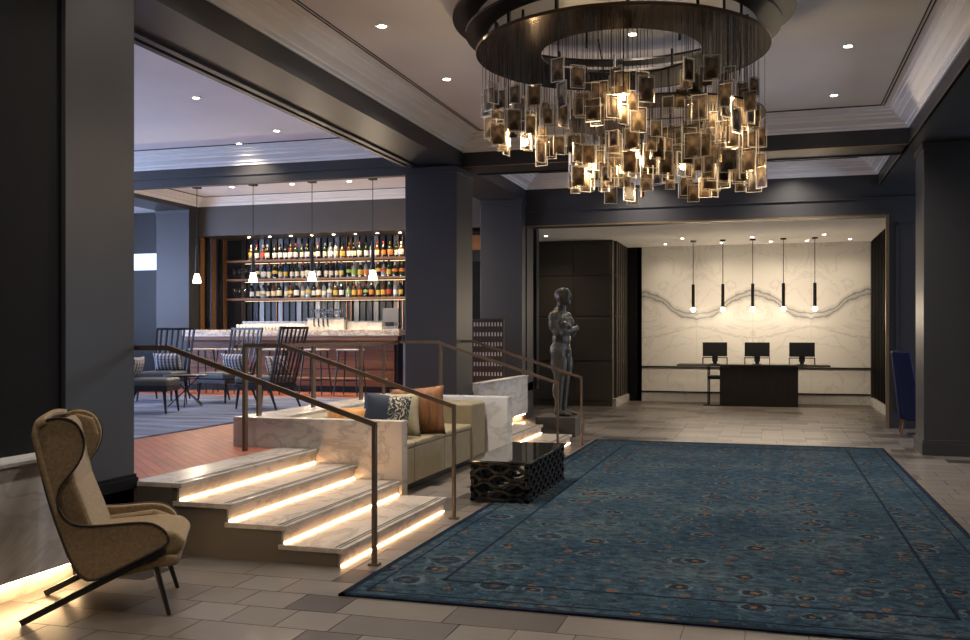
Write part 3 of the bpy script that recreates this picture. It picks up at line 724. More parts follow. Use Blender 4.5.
# ---------------------------------------------------------------- wing chair
wc = thing('wing_chair', 'tan wool high-back wing chair with black legs by the marble wall', 'chair', (-3.455, 4.56, 0), math.radians(30))
wc.scale = (.93, .95, .955)
side = [(-.44, 1.03), (-.40, 1.09), (-.30, 1.115), (-.22, 1.09), (-.18, 1.03), (-.165, .96), (-.19, .866), (-.25, .79), (-.296, .734), (-.31, .68), (-.306, .624), (-.27, .555), (-.20, .515), (-.05, .515), (.16, .527), (.25, .49), (.29, .43), (.28, .39), (.08, .30), (-.124, .205), (-.19, .24), (-.24, .32), (-.34, .60), (-.40, .83)]
for _ in range(2): side = [q for a, b_ in zip(side, side[1:] + side[:1]) for q in ((a[0] * .75 + b_[0] * .25, a[1] * .75 + b_[1] * .25), (a[0] * .25 + b_[0] * .75, a[1] * .25 + b_[1] * .75))]
for s_ in (-1, 1):
    ya, yb = (s_ * .30, s_ * .345)
    o = MB().prism(side, 1, min(ya, yb), max(ya, yb)).build('wing_arm', M['tan'], wc, bevel=.010, seg=2)
    loop = [(p[0], s_ * .348, p[1]) for p in side]
    MB().tube(loop + [loop[0]], .006, 6).build('piping', M['piping'], o, True)
    o.rotation_euler = (s_ * .03, 0, 0)
mb = MB(); nb = 9                                            # curved back shell joining the wings
prof = [(-.19, .24), (-.26, .36), (-.34, .60), (-.40, .83), (-.445, 1.03), (-.43, 1.09), (-.38, 1.12)]
v = []; f = []
for (px_, pz) in prof:
    for j in range(nb):
        q = -1 + 2 * j / (nb - 1); v.append((px_ - .02 * (1 - q * q), q * .33, pz + .02 * (1 - q * q) * (pz > 1)))
for k in range(len(prof) - 1):
    for j in range(nb - 1):
        a = k * nb + j; f.append((a, a + 1, a + nb + 1, a + nb))
bk = mb.add(v, f).build('back_shell', M['tan'], wc, True); sm = bk.modifiers.new('solid', 'SOLIDIFY'); sm.thickness = .035; sm.offset = -1
MB().prism([(-.20, .42), (-.10, .44), (-.22, .75), (-.28, 1.06), (-.33, 1.10), (-.38, 1.06), (-.35, .80), (-.28, .50)], 1, -.295, .295).build('back_cushion', M['tan'], wc, bevel=.03, seg=3)
for s_ in (-1, 1):                                           # inner wings turn in towards the sitter
    MB().prism([(-.40, 1.06), (-.30, 1.10), (-.21, 1.07), (-.18, .97), (-.21, .86), (-.30, .75), (-.36, .80)], 1, s_ * .272 - .025, s_ * .272 + .025).build('inner_wing', M['tan'], wc, bevel=.02, seg=3, rot=(0, 0, 0))
    MB().prism([(-.26, .46), (.15, .50), (.26, .46), (.25, .40), (-.20, .34)], 1, s_ * .27 - .035, s_ * .27 + .035).build('arm_pad', M['tan'], wc, bevel=.03, seg=3)
MB().prism([(-.26, .33), (-.22, .45), (.18, .475), (.32, .46), (.37, .41), (.36, .355), (.30, .325)], 1, -.27, .27).build('seat_cushion', M['tan'], wc, bevel=.035, seg=3)
MB().prism([(-.16, .24), (.28, .335), (.35, .325), (.33, .27), (.22, .26), (-.10, .20)], 1, -.285, .285).build('seat_base', M['tan'], wc, bevel=.025, seg=3)
for s_ in (-1, 1):
    MB().obox((.26, s_ * .30, .37), (-.50, s_ * .31, .012), .03, .035).build('rear_leg', M['black'], wc)
    MB().cyl((.20, s_ * .26, .29), (.285, s_ * .30, .0), .02, .012, 8).build('front_leg', M['black'], wc)

# ---------------------------------------------------------------- navy armchair (right alcove)
nc = thing('armchair', 'navy velvet high-back armchair with walnut legs behind the right column', 'chair', (2.20, 15.62, 0), math.radians(-5))
pts = [(-.40, 1.25), (-.30, .30), (-.24, .24), (.35, .24), (.36, .60), (.05, .66), (-.12, .80), (-.20, 1.25)]
for s_ in (-1, 1): MB().prism(pts, 1, s_ * .33 - .04, s_ * .33 + .04).build('wing_arm', M['navy'], nc, bevel=.02, seg=3)
MB().prism([(-.45, 1.26), (-.34, .26), (-.22, .26), (-.32, 1.26)], 1, -.36, .36).build('backrest', M['navy'], nc, bevel=.03, seg=3)
MB().box(-.25, -.3, .26, .38, .3, .46).build('seat', M['navy'], nc, bevel=.04, seg=3)
for sx_ in (-.27, .30):
    for s_ in (-1, 1): MB().cyl((sx_, s_ * .27, .26), (sx_ * 1.2, s_ * .30, 0), .022, .013, 8).build('leg', M['oak'], nc)

# ---------------------------------------------------------------- statue
pln = box('plinth', M['plinth'], (-3.34, 13.88, 0, -2.74, 14.62, .285), bevel=.006); tag(pln, 'dark stone plinth carrying the bronze statue', 'plinth')
mb = MB()
def R(axis, a): return Matrix.Rotation(a, 3, axis)
# local: +x = facing direction, z up, feet at 0
for s_ in (-1, 1):
    y = s_ * .10
    mb.cap((.0, y, .96), (.02, y * .95, .54), .118, .078); mb.cap((.02, y * .95, .54), (-.005, y * .9, .10), .074, .050)
    mb.ell((-.025, y, .39), (.066, .064, .15)); mb.ell((.045, y, .76), (.095, .09, .22)); mb.ell((.04, y * .95, .54), (.046, .05, .06)); mb.ell((-.03, y, .78), (.085, .085, .18))
    mb.cap((-.02, y * .9, .05), (.12, y * 1.1, .035), .05, .038); mb.ell((.17, y * 1.15, .026), (.06, .046, .026))
    mb.ell((-.045, y * .9, .985), (.092, .095, .115))
    mb.ell((.095, s_ * .09, 1.40), (.07, .105, .09)); mb.ell((-.06, s_ * .10, 1.40), (.085, .11, .18))
    mb.ell((-.01, s_ * .20, 1.47), (.098, .085, .10))
    mb.cap((-.015, s_ * .215, 1.46), (.055, s_ * .24, 1.24), .074, .060)
    mb.ell((.0, s_ * .235, 1.36), (.075, .065, .11))
mb.ell((0, 0, 1.02), (.135, .185, .14)); mb.ell((.01, 0, 1.15), (.135, .165, .17)); mb.ell((.005, 0, 1.36), (.155, .195, .20)); mb.ell((-.02, 0, 1.52), (.10, .17, .085))
mb.ell((-.03, s_ * .0, 1.57), (.085, .12, .07))
# crossed forearms, one over the other, with hands
for s_, zz, xx in ((-1, 1.27, .20), (1, 1.31, .165)):
    e = (.065, s_ * .245, 1.235); h = (xx, -s_ * .09, zz + .03)
    mb.cap(e, h, .062, .042); mb.cap((.05, s_ * .24, 1.25), (.12, s_ * .16, 1.27), .064, .06)
    mb.ell((xx - .01, -s_ * .155, zz + .045), (.028, .055, .05), rot=R('X', .3 * s_))
    for q in range(4):
        a = Vector((xx - .012, -s_ * .19, zz + .08 - q * .023)); m_ = a + Vector((-.035, -s_ * .045, -.004)); e2 = m_ + Vector((-.048, -s_ * (.016 - .003 * q), -.006))
        mb.cap(a, m_, .011, .010); mb.cap(m_, e2, .010, .0085)
    mb.cap((xx - .005, -s_ * .14, zz + .085), (xx - .035, -s_ * .20, zz + .095), .013, .010)
mb.cap((-.02, 0, 1.55), (.025, 0, 1.70), .082, .066)
n0 = len(mb.v)
mb.ell((.035, 0, 1.785), (.106, .082, .118)); mb.ell((.005, 0, 1.805), (.095, .074, .088)); mb.ell((.075, 0, 1.73), (.055, .055, .062)); mb.ell((.105, 0, 1.692), (.028, .032, .024))
mb.cap((.128, 0, 1.79), (.148, 0, 1.752), .010, .016); mb.ell((.12, 0, 1.808), (.018, .052, .012))
mb.ell((.122, 0, 1.722), (.014, .026, .007)); mb.ell((.12, 0, 1.708), (.014, .022, .007))
for s_ in (-1, 1): mb.ell((.025, s_ * .078, 1.775), (.024, .012, .034)); mb.ell((.113, s_ * .032, 1.786), (.012, .016, .009))
mb.v[n0:] = [(.015 + (p[0] - .015) * 1.2, p[1] * 1.2, 1.68 + (p[2] - 1.68) * 1.16 - .01) for p in mb.v[n0:]]
stt = mb.build('statue', M['statue'], None, True, loc=(-3.02, 14.2, .291), rot=(0, 0, math.radians(-14)))
rm = stt.modifiers.new('remesh', 'REMESH'); rm.mode = 'VOXEL'; rm.voxel_size = .0085; rm.use_smooth_shade = True
sm = stt.modifiers.new('smooth', 'SMOOTH'); sm.iterations = 5; sm.factor = .5
tag(stt, 'life-size dark bronze statue of a bald standing figure with arms crossed', 'statue')

# ---------------------------------------------------------------- reception desk, monitors, pendants
dk = thing('reception_desk', 'dark oak reception desk with a long thin top before marble wall', 'desk', (0, 0, 0))
box('body', M['darkdesk'], (-1.02, 20.90, 0, .56, 21.45, .84), dk, bevel=.004)
for k in range(4): box('front_board', M['darkdesk'], (-1.02 + k * .395 + .003, 20.885, .02, -1.02 + (k + 1) * .395 - .003, 20.90, .835), dk)
box('top', M['darkdesk'], (-1.91, 20.86, .84, 1.19, 21.5, .875), dk, bevel=.004)
for y in (20.92, 21.44): box('leg', M['black'], (-1.275, y - .012, 0, -1.25, y + .012, .84), dk)
box('side_shelf', M['black'], (-1.25, 20.92, .56, -1.02, 21.4, .63), dk)
box('foot_bar', M['black'], (-1.36, 20.9, 0, -1.02, 20.94, .02), dk)
for k, (xc, nm) in enumerate(((-1.13, 'left'), (-.26, 'middle'), (.64, 'right'))):
    mn = thing('monitor', '%s of three black monitors on the reception desk' % ('leftmost', 'middle', 'rightmost')[k], 'monitor', (xc, 21.1, .875), group='reception monitors')
    box('housing', M['screen'], (-.255, -.02, .17, .255, .02, .47), mn, bevel=.006)
    box('neck', M['screen'], (-.06, .0, .06, .06, .035, .25), mn)
    box('foot', M['screen'], (-.10, -.06, .0, .10, .09, .015), mn); box('stem', M['screen'], (-.04, -.01, .012, .04, .03, .08), mn)
    mr = thing('monitor_riser', 'thin black wire riser under the %s reception monitor' % ('leftmost', 'middle', 'rightmost')[k], 'riser', (xc, 21.1, .875), group='monitor risers')
    MB().box(-.26, -.10, .135, .26, -.085, .15).box(-.26, .10, .135, .26, .115, .15).box(-.26, -.10, .0, -.245, -.085, .15).box(.245, -.10, 0, .26, -.085, .15).box(-.26, .10, .0, -.245, .115, .15).box(.245, .10, 0, .26, .115, .15).build('frame', M['black'], mr)
for k, xc in enumerate((-1.56, -.95, -.345, .265, .88)):
    pd = thing('pendant_light', '%s of five slim black pendants over the reception desk' % ('leftmost', 'second from left', 'middle', 'second from right', 'rightmost')[k], 'pendant', (xc, 20.75, ZR), group='reception pendants')
    MB().cyl((0, 0, -.03), (0, 0, 0), .06, n=14).build('canopy', M['black'], pd)
    MB().cyl((0, 0, -.95), (0, 0, -.03), .008, n=6).build('rod', M['black'], pd)
    MB().cyl((0, 0, -1.42), (0, 0, -.93), .033, n=12).build('tube', M['black'], pd)
    MB().ell((0, 0, -1.46), (.048, .048, .048)).build('globe', M['bulb'], pd, True)
    light('POINT', 'pendant_lamp', (0, 0, -1.56), 16, WARM2, pd, size=.06)

# ---------------------------------------------------------------- downlights (each a lamp with its own light)
def downlight(loc, label, power=60, col=WARM2, spot=140, group='recessed downlights', r=.040, tilt=(0, 0, 0), blend=1.0):
    d = thing('downlight', label, 'downlight', loc, group=group)
    ring(r, r * 1.5, -.006, -.001, 20).build('trim_ring', M['crown'], d)
    MB().lathe([(r * .98, -.004), (r * .98, -.001)], 16).build('lens', M['lens'], d)
    light('SPOT', 'downlight_lamp', (0, 0, -.02), power, col, d, size=.05, spot=spot, blend=blend, rot=tilt)
k_ = (CT - EYE) / (4.4 - EYE)
for (x, y), lb in zip(((-3.49, 8.36), (-3.51, 10.3), (-1.27, 9.27), (.75, 10.27), (.74, 12.32)),
                      ('square-cut downlight nearest the left crown moulding', 'downlight above the sofa, left of the chandelier', 'downlight seen through the chandelier ring', 'upper of two downlights right of the chandelier', 'lower of two downlights right of the chandelier')):
    downlight((x * k_, y * k_, CT), lb, 360, col=SOFT)
for (x, y), lb in zip(((.35, 16.1), (-2.1, 16.1)), ('downlight in far coffer, right of the chandelier', 'downlight in the far coffer hidden behind chandelier cards')):
    downlight((x, y, CT), lb, 230, col=SOFT)
# unseen downlights added above the frame to light the near lobby
for x, y, lb in ((-3.4, 6.2, 'added unseen lobby downlight over the near steps, above the frame'), (-3.4, 4.0, 'added unseen lobby downlight over the wing chair, above the frame'), (.75, 5.6, 'added unseen lobby downlight over the near right rug corner, above the frame'), (.75, 3.2, 'added unseen lobby downlight right of the viewpoint, above the frame'), (-1.3, 3.2, 'added unseen lobby downlight just ahead of the viewpoint, above the frame')):
    downlight((x, y, CT), lb, 150, col=SOFT, group='added lobby downlights out of frame')
for (x, y), lb in zip(((-6.63, 10.1), (-6.62, 12.05), (-7.6, 12.7)), ('nearest downlight in the pale blue bar ceiling', 'right downlight of far pair in the blue bar ceiling', 'left downlight of far pair in the blue bar ceiling')):
    downlight((x, y, 4.36), lb, 150)
for (x, y), lb in zip(((-9.3, 15.3), (-8.1, 15.3), (-7.0, 15.3), (-5.9, 15.3)), ('leftmost downlight in the cream coffer over the bar', 'second downlight in the cream coffer over the bar', 'third downlight in the cream coffer over the bar', 'rightmost downlight in the cream coffer over the bar')):
    downlight((x, y, 4.17), lb, 190)
for (x, y), lb in zip(((-4.34, 18.94), (-1.74, 20.2), (-.35, 20.3), (1.03, 20.2), (-2.2, 21.35), (-1.0, 21.4), (.02, 21.4), (.75, 21.4), (1.6, 21.35)),
                      ('reception downlight near the dark panelled wall', 'reception downlight before the leftmost pendant', 'reception downlight before the middle pendant', 'reception downlight before the rightmost pendant', 'wall-washing downlight at the left end of the marble wall', 'wall-washing downlight second along the marble wall', 'wall-washing downlight in the middle of the marble wall', 'wall-washing downlight fourth along the marble wall', 'wall-washing downlight at the right end of the marble wall')):
    downlight((x, y, ZR), lb, 36 if y > 21 else 55, r=.035, col=WARM2, group='reception downlights')
downlight((-3.7, 14.5, CT), 'downlight in far coffer above the bronze statue', 260, spot=55)

# ---------------------------------------------------------------- chandelier
CHX, CHY = -1.21, 8.10
ch = thing('chandelier', 'tiered bronze ring chandelier hung with hundreds of glass portrait cards', 'chandelier', (CHX, CHY, CT))
ring(1.22, 1.42, -.17, -.15).build('upper_ring', M['chandelier_d'], ch)
ring(1.12, 1.31, -.30, -.28).build('middle_ring', M['chandelier_d'], ch)
ring(.67, 1.22, -.455, -.435).build('lower_ring', M['chandelier'], ch)
ring(1.216, 1.223, -.458, -.432).build('ring_edge', M['chandelier'], ch)
for i in range(12):
    a = 2 * PI * i / 12 + .2
    MB().obox((1.05 * math.cos(a), 1.05 * math.sin(a), -.45), (1.05 * math.cos(a), 1.05 * math.sin(a), -.16), .06, .02).build('strap', M['black'], ch)
for i in range(6):
    a = 2 * PI * i / 6
    MB().cyl((.85 * math.cos(a), .85 * math.sin(a), -.16), (.85 * math.cos(a), .85 * math.sin(a), -.002), .012, n=8).build('drop_rod', M['black'], ch)
OX, OY = .34, .12                                            # the lower tier hangs off centre
inner = ring(.42, .84, -1.0, -.985); 
io = inner.build('inner_ring', M['chandelier'], ch, loc=(OX, OY, 0))
for i in range(5):
    a = 2 * PI * i / 5 + .3
    MB().cyl((OX + .62 * math.cos(a), OY + .62 * math.sin(a), -.99), (OX * .9 + .70 * math.cos(a), OY + .70 * math.sin(a), -.45), .006, n=6).build('drop_rod', M['black'], ch)
CW, CHT = .125, .185
mbp = MB().box(-CW / 2, -.003, -CHT / 2, CW / 2, .003, CHT / 2)
mbp.mi = 1
e = .004
mbp.box(-CW / 2, -.006, -CHT / 2, -CW / 2 + e, .006, CHT / 2).box(CW / 2 - e, -.006, -CHT / 2, CW / 2, .006, CHT / 2).box(-CW / 2, -.006, CHT / 2 - e, CW / 2, .006, CHT / 2).box(-CW / 2, -.006, -CHT / 2, CW / 2, .006, -CHT / 2 + e)
card_me = mbp.mesh('glass_card', [M['cardglass'], M['rim']])
print_me = MB().box(-.046, -.0045, -.072, .046, .0045, .072).mesh('photo_print', M['print'])
wire_me = MB().box(-.0016, -.0016, 0, .0016, .0016, 1.0).mesh('wire', M['wire'])
def cards(n, ox, oy, r0, r1, zlo, zhi, ztop, seed):
    rnd = random.Random(seed)
    for i in range(n):
        a = 2.399963 * i + rnd.uniform(-.25, .25)
        r = math.sqrt(r0 * r0 + (r1 * r1 - r0 * r0) * rnd.random())
        x, y, z = ox + r * math.cos(a), oy + r * math.sin(a), rnd.uniform(zlo, zhi)
        s_ = rnd.choice([.7, .85, .95, 1.05])
        c = share('glass_card', card_me, ch, (x, y, z), (0, 0, rnd.gauss(YAW, .55))); c.scale = (s_, 1, s_)
        if rnd.random() < .85: share('photo_print', print_me, c)
        for sx_ in (-.045, .045):
            wv = share('wire', wire_me, c, (sx_, 0, CHT / 2 - .002)); wv.scale = (1, 1, max(.02, (ztop - z) / s_ - CHT / 2))
cards(150, 0, 0, .72, 1.16, -1.19, -.84, -.455, 3)
cards(142, OX, OY, .40, .82, -1.55, -1.22, -1.0, 4)
for (rr_, a, z, ox, oy) in ((.95, 2.75, -1.02, 0, 0), (.95, 3.35, -1.10, 0, 0), (.95, -.35, -1.0, 0, 0), (.95, .25, -1.08, 0, 0), (.95, 1.6, -1.05, 0, 0), (.95, -1.4, -1.05, 0, 0),
                          (.6, 3.6, -1.42, OX, OY), (.6, -.3, -1.36, OX, OY), (.6, .8, -1.4, OX, OY), (.6, -1.8, -1.4, OX, OY)):
    x, y = ox + rr_ * math.cos(a), oy + rr_ * math.sin(a)
    MB().ell((x, y, z), (.014, .014, .03), 10, 6).build('bulb', M['chbulb'], ch, True)
    MB().cyl((x, y, z + .03), (x, y, -.46 if ox == 0 else -1.0), .005, n=6).build('lamp_stem', M['black'], ch)
    light('POINT', 'chandelier_lamp', (x, y, z - .04), 10.0, WARM, ch, size=.05)

# ---------------------------------------------------------------- bar counter
bc = thing('bar_counter', 'long mahogany bar counter with a marble top', 'bar', (0, 0, 0))
box('core', M['flute'], (-10.35, 15.58, PL, -6.2, 16.1, 1.47), bc)
zs = [PL + .10, .74, .90, 1.06, 1.22, 1.40]
for k in range(5): box('board', M['wood_bar'], (-10.33, 15.54 + .012 * (k % 2), zs[k] + .004, -6.26, 15.58, zs[k + 1] - .004), bc, bevel=.003)
box('kick', M['black'], (-10.33, 15.57, PL, -6.26, 15.6, PL + .1), bc)
box('edge_rail', M['wood_shelf'], (-10.4, 15.42, 1.40, -6.15, 15.60, 1.475), bc, bevel=.004)
box('steel_trim', M['steel'], (-10.4, 15.41, 1.475, -6.15, 15.6, 1.487), bc)
box('marble_top', marble('bar_marble', (.62, .55, .46), (.22, .16, .12), 3.0, amt=.9), (-10.42, 15.42, 1.487, -6.12, 16.15, 1.595), bc, bevel=.006)
MB().cyl((-10.3, 15.36, .74), (-6.3, 15.36, .74), .02, n=8).build('foot_rail', M['brass'], bc)
gt = thing('bar_gate', 'steel and glass gate at the right end of the bar', 'gate', (0, 0, 0))
for x in (-6.08, -5.86): box('post', M['steel'], (x, 15.5, PL, x + .05, 15.55, 1.5), gt)
box('rail', M['steel'], (-6.1, 15.5, 1.40, -5.80, 15.55, 1.5), gt); box('pane', M['clear'], (-6.03, 15.52, PL + .1, -5.86, 15.53, 1.4), gt)

# stools along the bar
def stool(loc):
    s = thing('bar_stool', '', 'stool', loc, group='bar stools')
    MB().box(-.19, -.17, .745, .19, .17, .775).build('seat', M['stool_seat'], s, bevel=.012)
    for sx_ in (-1, 1):
        for sy_ in (-1, 1): MB().cyl((sx_ * .15, sy_ * .13, .745), (sx_ * .21, sy_ * .19, 0), .014, .011, 6).build('leg', M['chairwood'], s)
    for sy_ in (-.17, .17): MB().obox((-.19, sy_, .25), (.19, sy_, .25), .02, .02).build('footrest', M['chairwood'], s)
    return s
for k, x in enumerate((-9.57, -9.02, -8.16, -7.37, -6.73)):
    s = stool((x, 14.75, PL + .0)); s['label'] = '%s pale-seated bar stool with thin dark legs at the bar' % ('leftmost', 'second from left', 'third from left', 'fourth from left', 'rightmost')[k]

# things on the bar and behind it
def wineglass_mesh(): return MB().lathe([(.030, 0), (.030, .004), (.005, .008), (.004, .07), (.020, .085), (.034, .12), (.032, .165)], 10).mesh('wine_glass', M['clear'], True)
def tumbler_mesh(): return MB().lathe([(.026, 0), (.032, .10), (.030, .10), (.025, .008)], 10).mesh('tumbler', M['glassware'], True)
wg, tb = wineglass_mesh(), tumbler_mesh()
tap = thing('beer_tower', 'stone-fronted beer tap box standing on the bar', 'tap', (-7.72, 15.95, 1.595))
box('body', M['white'], (-.36, -.1, 0, .36, .1, .20), tap, bevel=.006); box('tray', M['steel'], (-.38, -.12, .2, .38, .12, .215), tap)
for k in range(4):
    MB().cyl((-.2 + k * .09, -.11, .06), (-.2 + k * .09, -.16, .09), .008, n=6).cyl((-.2 + k * .09, -.16, .07), (-.2 + k * .09, -.16, .205), .010, .016, n=8).build('tap_handle', M['black'], tap)
glk = 0
for row_ in range(2):
    for k in range(9):
        o = share('wine_glass', wg, None, (-8.0 + k * .068, 15.91 + row_ * .08, 1.81)); tag(o, '%s glass from left, %s row, on top of the beer tap box' % (ordinal(k), ('front', 'back')[row_]), 'glass', 'glasses on the tap box')
for row_ in range(2):
    for k in range(20):
        o = share('tumbler', tb, None, (-9.45 + k * .068, 15.75 + row_ * .09, 1.595)); tag(o, '%s tumbler from left in %s row at the bar\'s left end' % (ordinal(k), ('front', 'back')[row_]), 'glass', 'tumblers on the bar')
tr = thing('speed_rack', 'long pale marble-fronted shelf standing on the bar', 'rack', (0, 0, 0))
box('shelf', M['white'], (-9.5, 16.0, 1.595, -8.1, 16.12, 1.74), tr); box('rail', M['steel'], (-9.5, 15.98, 1.74, -8.1, 16.12, 1.755), tr)
t2 = thing('ice_bin', 'low pale stone ledge between taps and till on the bar', 'ledge', (0, 0, 0))
box('front', M['white'], (-7.32, 15.92, 1.595, -6.65, 16.1, 1.74), t2); box('lid', M['steel'], (-7.33, 15.9, 1.74, -6.63, 16.12, 1.755), t2)
ps = thing('till_screen', 'grey point-of-sale screen at the right end of the bar', 'till', (-6.42, 15.8, 1.595))
box('base', M['steel'], (-.12, -.08, 0, .16, .1, .06), ps); box('neck', M['black'], (-.03, .0, .06, .03, .04, .16), ps); box('screen', plain('till_grey', (.10, .10, .105), .4), (-.15, -.03, .13, .15, .01, .38), ps, bevel=.008)

# back bar
wb = bpy.data.objects['wall_bar_back']
SZ = (3.0, 2.625, 2.235)
for z, nm in zip(SZ, ('top', 'middle', 'lowest')):
    sh = thing('bar_shelf', '%s walnut shelf of bottles behind the bar' % nm, 'shelf', (0, 0, 0), group='back-bar shelves')
    box('board', M['wood_shelf'], (-10.52, 17.08, z - .045, -5.6, 17.46, z), sh, bevel=.003)
    box('led_strip', M['added_shelf_led'], (-10.3, 17.435, z - .051, -5.8, 17.447, z - .046), sh)  # strip added to brighten the bottles; the shelves carry no such lamp
for k in range(34):
    x = -10.42 + k * .14
    box('flute', M['silver'] if k % 3 == 0 else M['flute'], (x, 17.50, PL, x + .10, 17.55, 3.45), wb)
for k, x in enumerate((-9.6, -8.05, -7.95, -6.95, -6.86, -6.0)):
    MB().cyl((x, 17.475, PL + .6), (x, 17.475, 3.44), .010, n=8).build('rod', M['copper'], wb)
for k in range(5):
    x = -10.84 + k * .03
    box('end_panel', M['silver'] if k % 2 else M['wood_shelf'], (x, 16.65 + k * .16, PL, x + .03, 16.76 + k * .16, 3.44), wb)
for k in range(9):
    downlight((-9.95 + k * .46, 17.0, 3.448), '%s small downlight from left above the bottle shelves' % ordinal(k), 20, col=WARM, spot=120, r=.03, group='bottle-shelf downlights', tilt=(.35, 0, 0))
# bottles: one of each build, then copies
def bottle_set():
    glass = [plain('bottle_dark_green', (.012, .028, .014), .08, coat=.5), plain('bottle_black', (.008, .008, .010), .08, coat=.5), plain('bottle_amber', (.10, .035, .008), .08, coat=.5), plain('bottle_clear', (.20, .23, .25), .06, coat=.5), plain('bottle_blue', (.02, .05, .14), .08, coat=.5)]
    gname = ['dark green', 'black', 'amber', 'clear', 'blue']
    lab = [plain('label_cream', (.70, .64, .48), .7), plain('label_white', (.75, .74, .72), .7), plain('label_yellow', (.62, .44, .08), .7), plain('label_red', (.45, .05, .03), .7), plain('label_orange', (.62, .20, .04), .7), plain('label_green', (.25, .38, .08), .7)]
    lname = ['cream', 'white', 'yellow', 'red', 'orange', 'green']
    capm = [plain('cap_black', (.012, .012, .012), .4), plain('cap_red', (.35, .02, .02), .4), plain('cap_gold', (.40, .28, .09), .35, metal=.8), plain('cap_white', (.6, .6, .58), .4)]
    cname = ['black', 'red', 'gold', 'white']
    shapes = [[(.036, 0), (.038, .01), (.038, .18), (.034, .205), (.014, .24), (.013, .285)], [(.042, 0), (.044, .01), (.044, .15), (.038, .185), (.015, .215), (.014, .26)], [(.034, 0), (.035, .01), (.035, .20), (.030, .225), (.013, .245), (.012, .30)], [(.046, 0), (.048, .008), (.044, .13), (.022, .17), (.014, .20), (.014, .24)]]
    cache = {}
    def get(kind, *key):
        if (kind,) + key not in cache:
            p = shapes[key[0]]; r = p[2][0]; top = p[-1][1]
            if kind == 'b': me = MB().lathe(p, 12).mesh('glass_body', glass[key[1]], True)
            elif kind == 'l': me = MB().lathe([(r + .001, .045), (r + .0015, .046), (r + .0015, .135), (r + .001, .136)], 12).mesh('label', lab[key[1]], True)
            else: me = MB().lathe([(.0155, top - .035), (.0165, top - .034), (.0165, top + .012), (.012, top + .016)], 10).mesh('cap', capm[key[1]], True)
            cache[(kind,) + key] = me
        return cache[(kind,) + key]
    return get, gname, lname, cname
get, gname, lname, cname = bottle_set()
rnd = random.Random(11)
for si, z in enumerate(SZ):
    n = 28; x0_ = -10.02
    for k in range(n):
        x = x0_ + k * .1245 + rnd.uniform(-.012, .012)
        shp = rnd.randrange(4) if si else rnd.choice([0, 0, 2, 1])
        gi = rnd.choice([0, 1, 1, 2, 3] if si != 1 else [0, 1, 1, 1, 3, 4]); li = rnd.choice([0, 0, 1, 1, 2, 3, 4] if si == 0 else [0, 0, 1, 1, 2] if k < 16 else [0, 2, 3, 4, 5, 1]); ci = rnd.choice([0, 0, 1, 2, 3])
        nm = '%s glass bottle, %s label, %s cap, %s from left on %s bar shelf' % (gname[gi], lname[li], cname[ci], ordinal(k), ('top', 'middle', 'lowest')[si])
        bt = thing('bottle', nm, 'bottle', (x, 17.22 + rnd.uniform(-.03, .05), z), rnd.uniform(0, 6), group='bottles on the back-bar shelves')
        h = min(rnd.uniform(1.05, 1.22), .315 / ((.285, .26, .30, .24)[shp] + .016)); bt.scale = (1.2, 1.2, h)
        share('glass_body', get('b', shp, gi), bt); share('label', get('l', shp, li), bt); share('cap', get('c', shp, ci), bt)
for si, z in ((1, SZ[1]), (2, SZ[2])):
    for k in range(3):
        o = share('goblet', wg, None, (-10.42 + k * .12, 17.24, z)); o.scale = (1.3, 1.3, 1.3); tag(o, '%s stemmed glass at the left end of the %s bar shelf' % (ordinal(k), ('', 'middle', 'lowest')[si]), 'glass', 'glasses at the shelf ends')

# bar pendants
for k, xc in enumerate((-9.83, -8.70, -7.56, -6.43)):
    pd = thing('pendant_light', '%s of four slim bar pendants with glowing cone tips' % ('leftmost', 'second from left', 'third from left', 'rightmost')[k], 'pendant', (xc, 15.0, 4.17), group='bar pendants')
    MB().box(-.06, -.06, -.05, .06, .06, 0).build('canopy', M['black'], pd)
    MB().cyl((0, 0, -1.11), (0, 0, -.05), .006, n=6).build('cord', M['black'], pd)
    MB().cyl((0, 0, -1.58), (0, 0, -1.09), .038, .022, n=12).build('stem', M['black'], pd)
    MB().lathe([(.070, -1.74), (.074, -1.72), (.038, -1.58), (.03, -1.575)], 14).build('shade', M['bulb'], pd, True)
    light('POINT', 'bar_pendant_lamp', (0, 0, -1.80), 30, WARM2, pd, size=.06)

# ---------------------------------------------------------------- lounge chairs and tables on the platform
def lounge_chair():
    s = thing('lounge_chair', '', 'chair', (0, 0, 0), group='spindle-back lounge chairs')
    box('seat', M['seat_grey'], (-.27, -.28, .33, .33, .28, .44), s, bevel=.035, seg=3)
    box('seat_frame', M['chairwood'], (-.28, -.29, .28, .32, .29, .335), s, bevel=.006)
    for sy_ in (-1, 1):
        MB().cyl((.27, sy_ * .25, .30), (.30, sy_ * .27, 0), .024, .013, 8).build('leg', M['chairwood'], s)
        MB().cyl((-.23, sy_ * .25, .30), (-.36, sy_ * .27, 0), .024, .013, 8).build('leg', M['chairwood'], s)
        MB().obox((-.25, sy_ * .27, .30), (-.45, sy_ * .30, 1.08), .03, .022).build('back_post', M['chairwood'], s)
    for k in range(6):
        t = -.21 + k * .084
        MB().obox((-.26, t, .34), (-.448, t * 1.1, 1.07), .030, .012).build('spindle', M['chairwood'], s)
    MB().obox((-.452, -.31, 1.085), (-.452, .31, 1.085), .026, .035).build('top_rail', M['chairwood'], s)
    return s
lc0 = lounge_chair()
plaid = pillow_mesh(.46, .28, .14, M['plaid'])
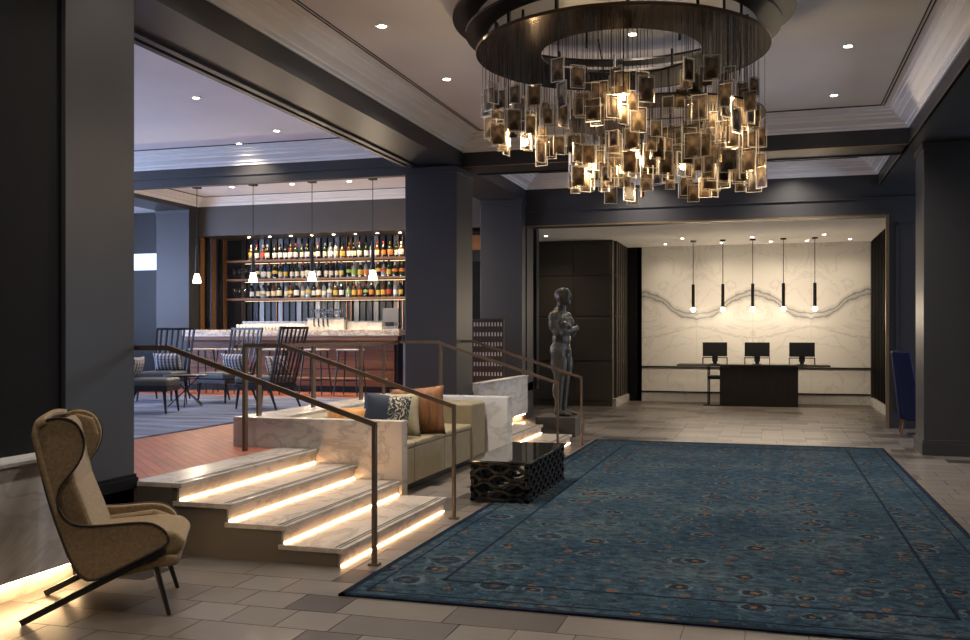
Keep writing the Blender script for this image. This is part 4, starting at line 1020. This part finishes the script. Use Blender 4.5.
LC = [((-7.62, 10.55), 18, 'spindle-back lounge chair nearest the pier, half hidden by it', 'plaid pillow on the chair half hidden by the pier'),
      ((-8.86, 12.62), -80, 'spindle-back lounge chair facing out, left of the x-legged table', 'plaid pillow on the outward-facing left lounge chair'),
      ((-7.76, 12.6), -102, 'spindle-back lounge chair facing out, right of the x-legged table', 'plaid pillow on the outward-facing middle lounge chair'),
      ((-6.52, 11.60), 172, 'spindle-back lounge chair seen from the side nearest the handrail posts', 'plaid pillow on the side-on chair near the handrail posts')]
for k, ((x, y), a, l1, l2) in enumerate(LC):
    c = lc0 if k == 0 else copy_tree(lc0)
    c.location = (x, y, PL + .02); c.rotation_euler = (0, 0, math.radians(a)); c['label'] = l1
    ra = math.radians(a)
    o = share('throw_pillow', plaid, None, (x - .17 * math.cos(ra), y - .17 * math.sin(ra), PL + .012 + .585), (0, 0, 0))
    o.rotation_euler = (.28 * 1, 0, ra - PI / 2 + PI) ; tag(o, l2, 'pillow', 'plaid chair pillows')
def xtable(x, y, label):
    t = thing('side_table', label, 'table', (x, y, PL + .012))
    MB().cyl((0, 0, .42), (0, 0, .44), .30, n=24).build('top', M['chairwood'], t)
    for k in range(3):
        a = PI * k / 3
        MB().obox((-.26 * math.cos(a), -.26 * math.sin(a), .01), (.22 * math.cos(a), .22 * math.sin(a), .42), .014, .014).obox((.26 * math.cos(a), .26 * math.sin(a), .01), (-.22 * math.cos(a), -.22 * math.sin(a), .42), .014, .014).build('crossed_leg', M['chairwood'], t)
xtable(-7.85, 11.7, 'low dark side table with crossed legs between the lounge chairs')

# ---------------------------------------------------------------- slotted screen behind the far marble wall
sc_ = thing('slotted_screen', 'bronze slotted screen standing behind the far low marble wall', 'screen', (0, 0, 0))
Y0s = 15.3; X0s, X1s, Z0s, Z1s = -5.3, -4.22, PL, 1.77
for x in (X0s, X1s - .03): box('post', M['bronze_d'], (x, Y0s, Z0s, x + .03, Y0s + .04, Z1s), sc_)
for k in range(7):
    z = Z1s - .06 - k * .165
    box('rail', M['bronze_d'], (X0s + .03, Y0s, z, X1s - .03, Y0s + .04, z + (.06 if k == 0 else .10)), sc_)
    if k:
        mb = MB()
        for q in range(20):
            x = X0s + .045 + q * .0515
            mb.box(x, Y0s + .005, z + .10, x + .018, Y0s + .035, z + .165)
        sb_ = mb.build('painted_slot_light', M['glassware'], sc_); sb_['kind'] = 'stuff'  # pale bars paint in the backlight showing through the slots
box('back_pane', M['bronze_d'], (X0s + .03, Y0s + .05, Z0s + .3, X1s - .03, Y0s + .06, Z1s - .05), sc_)
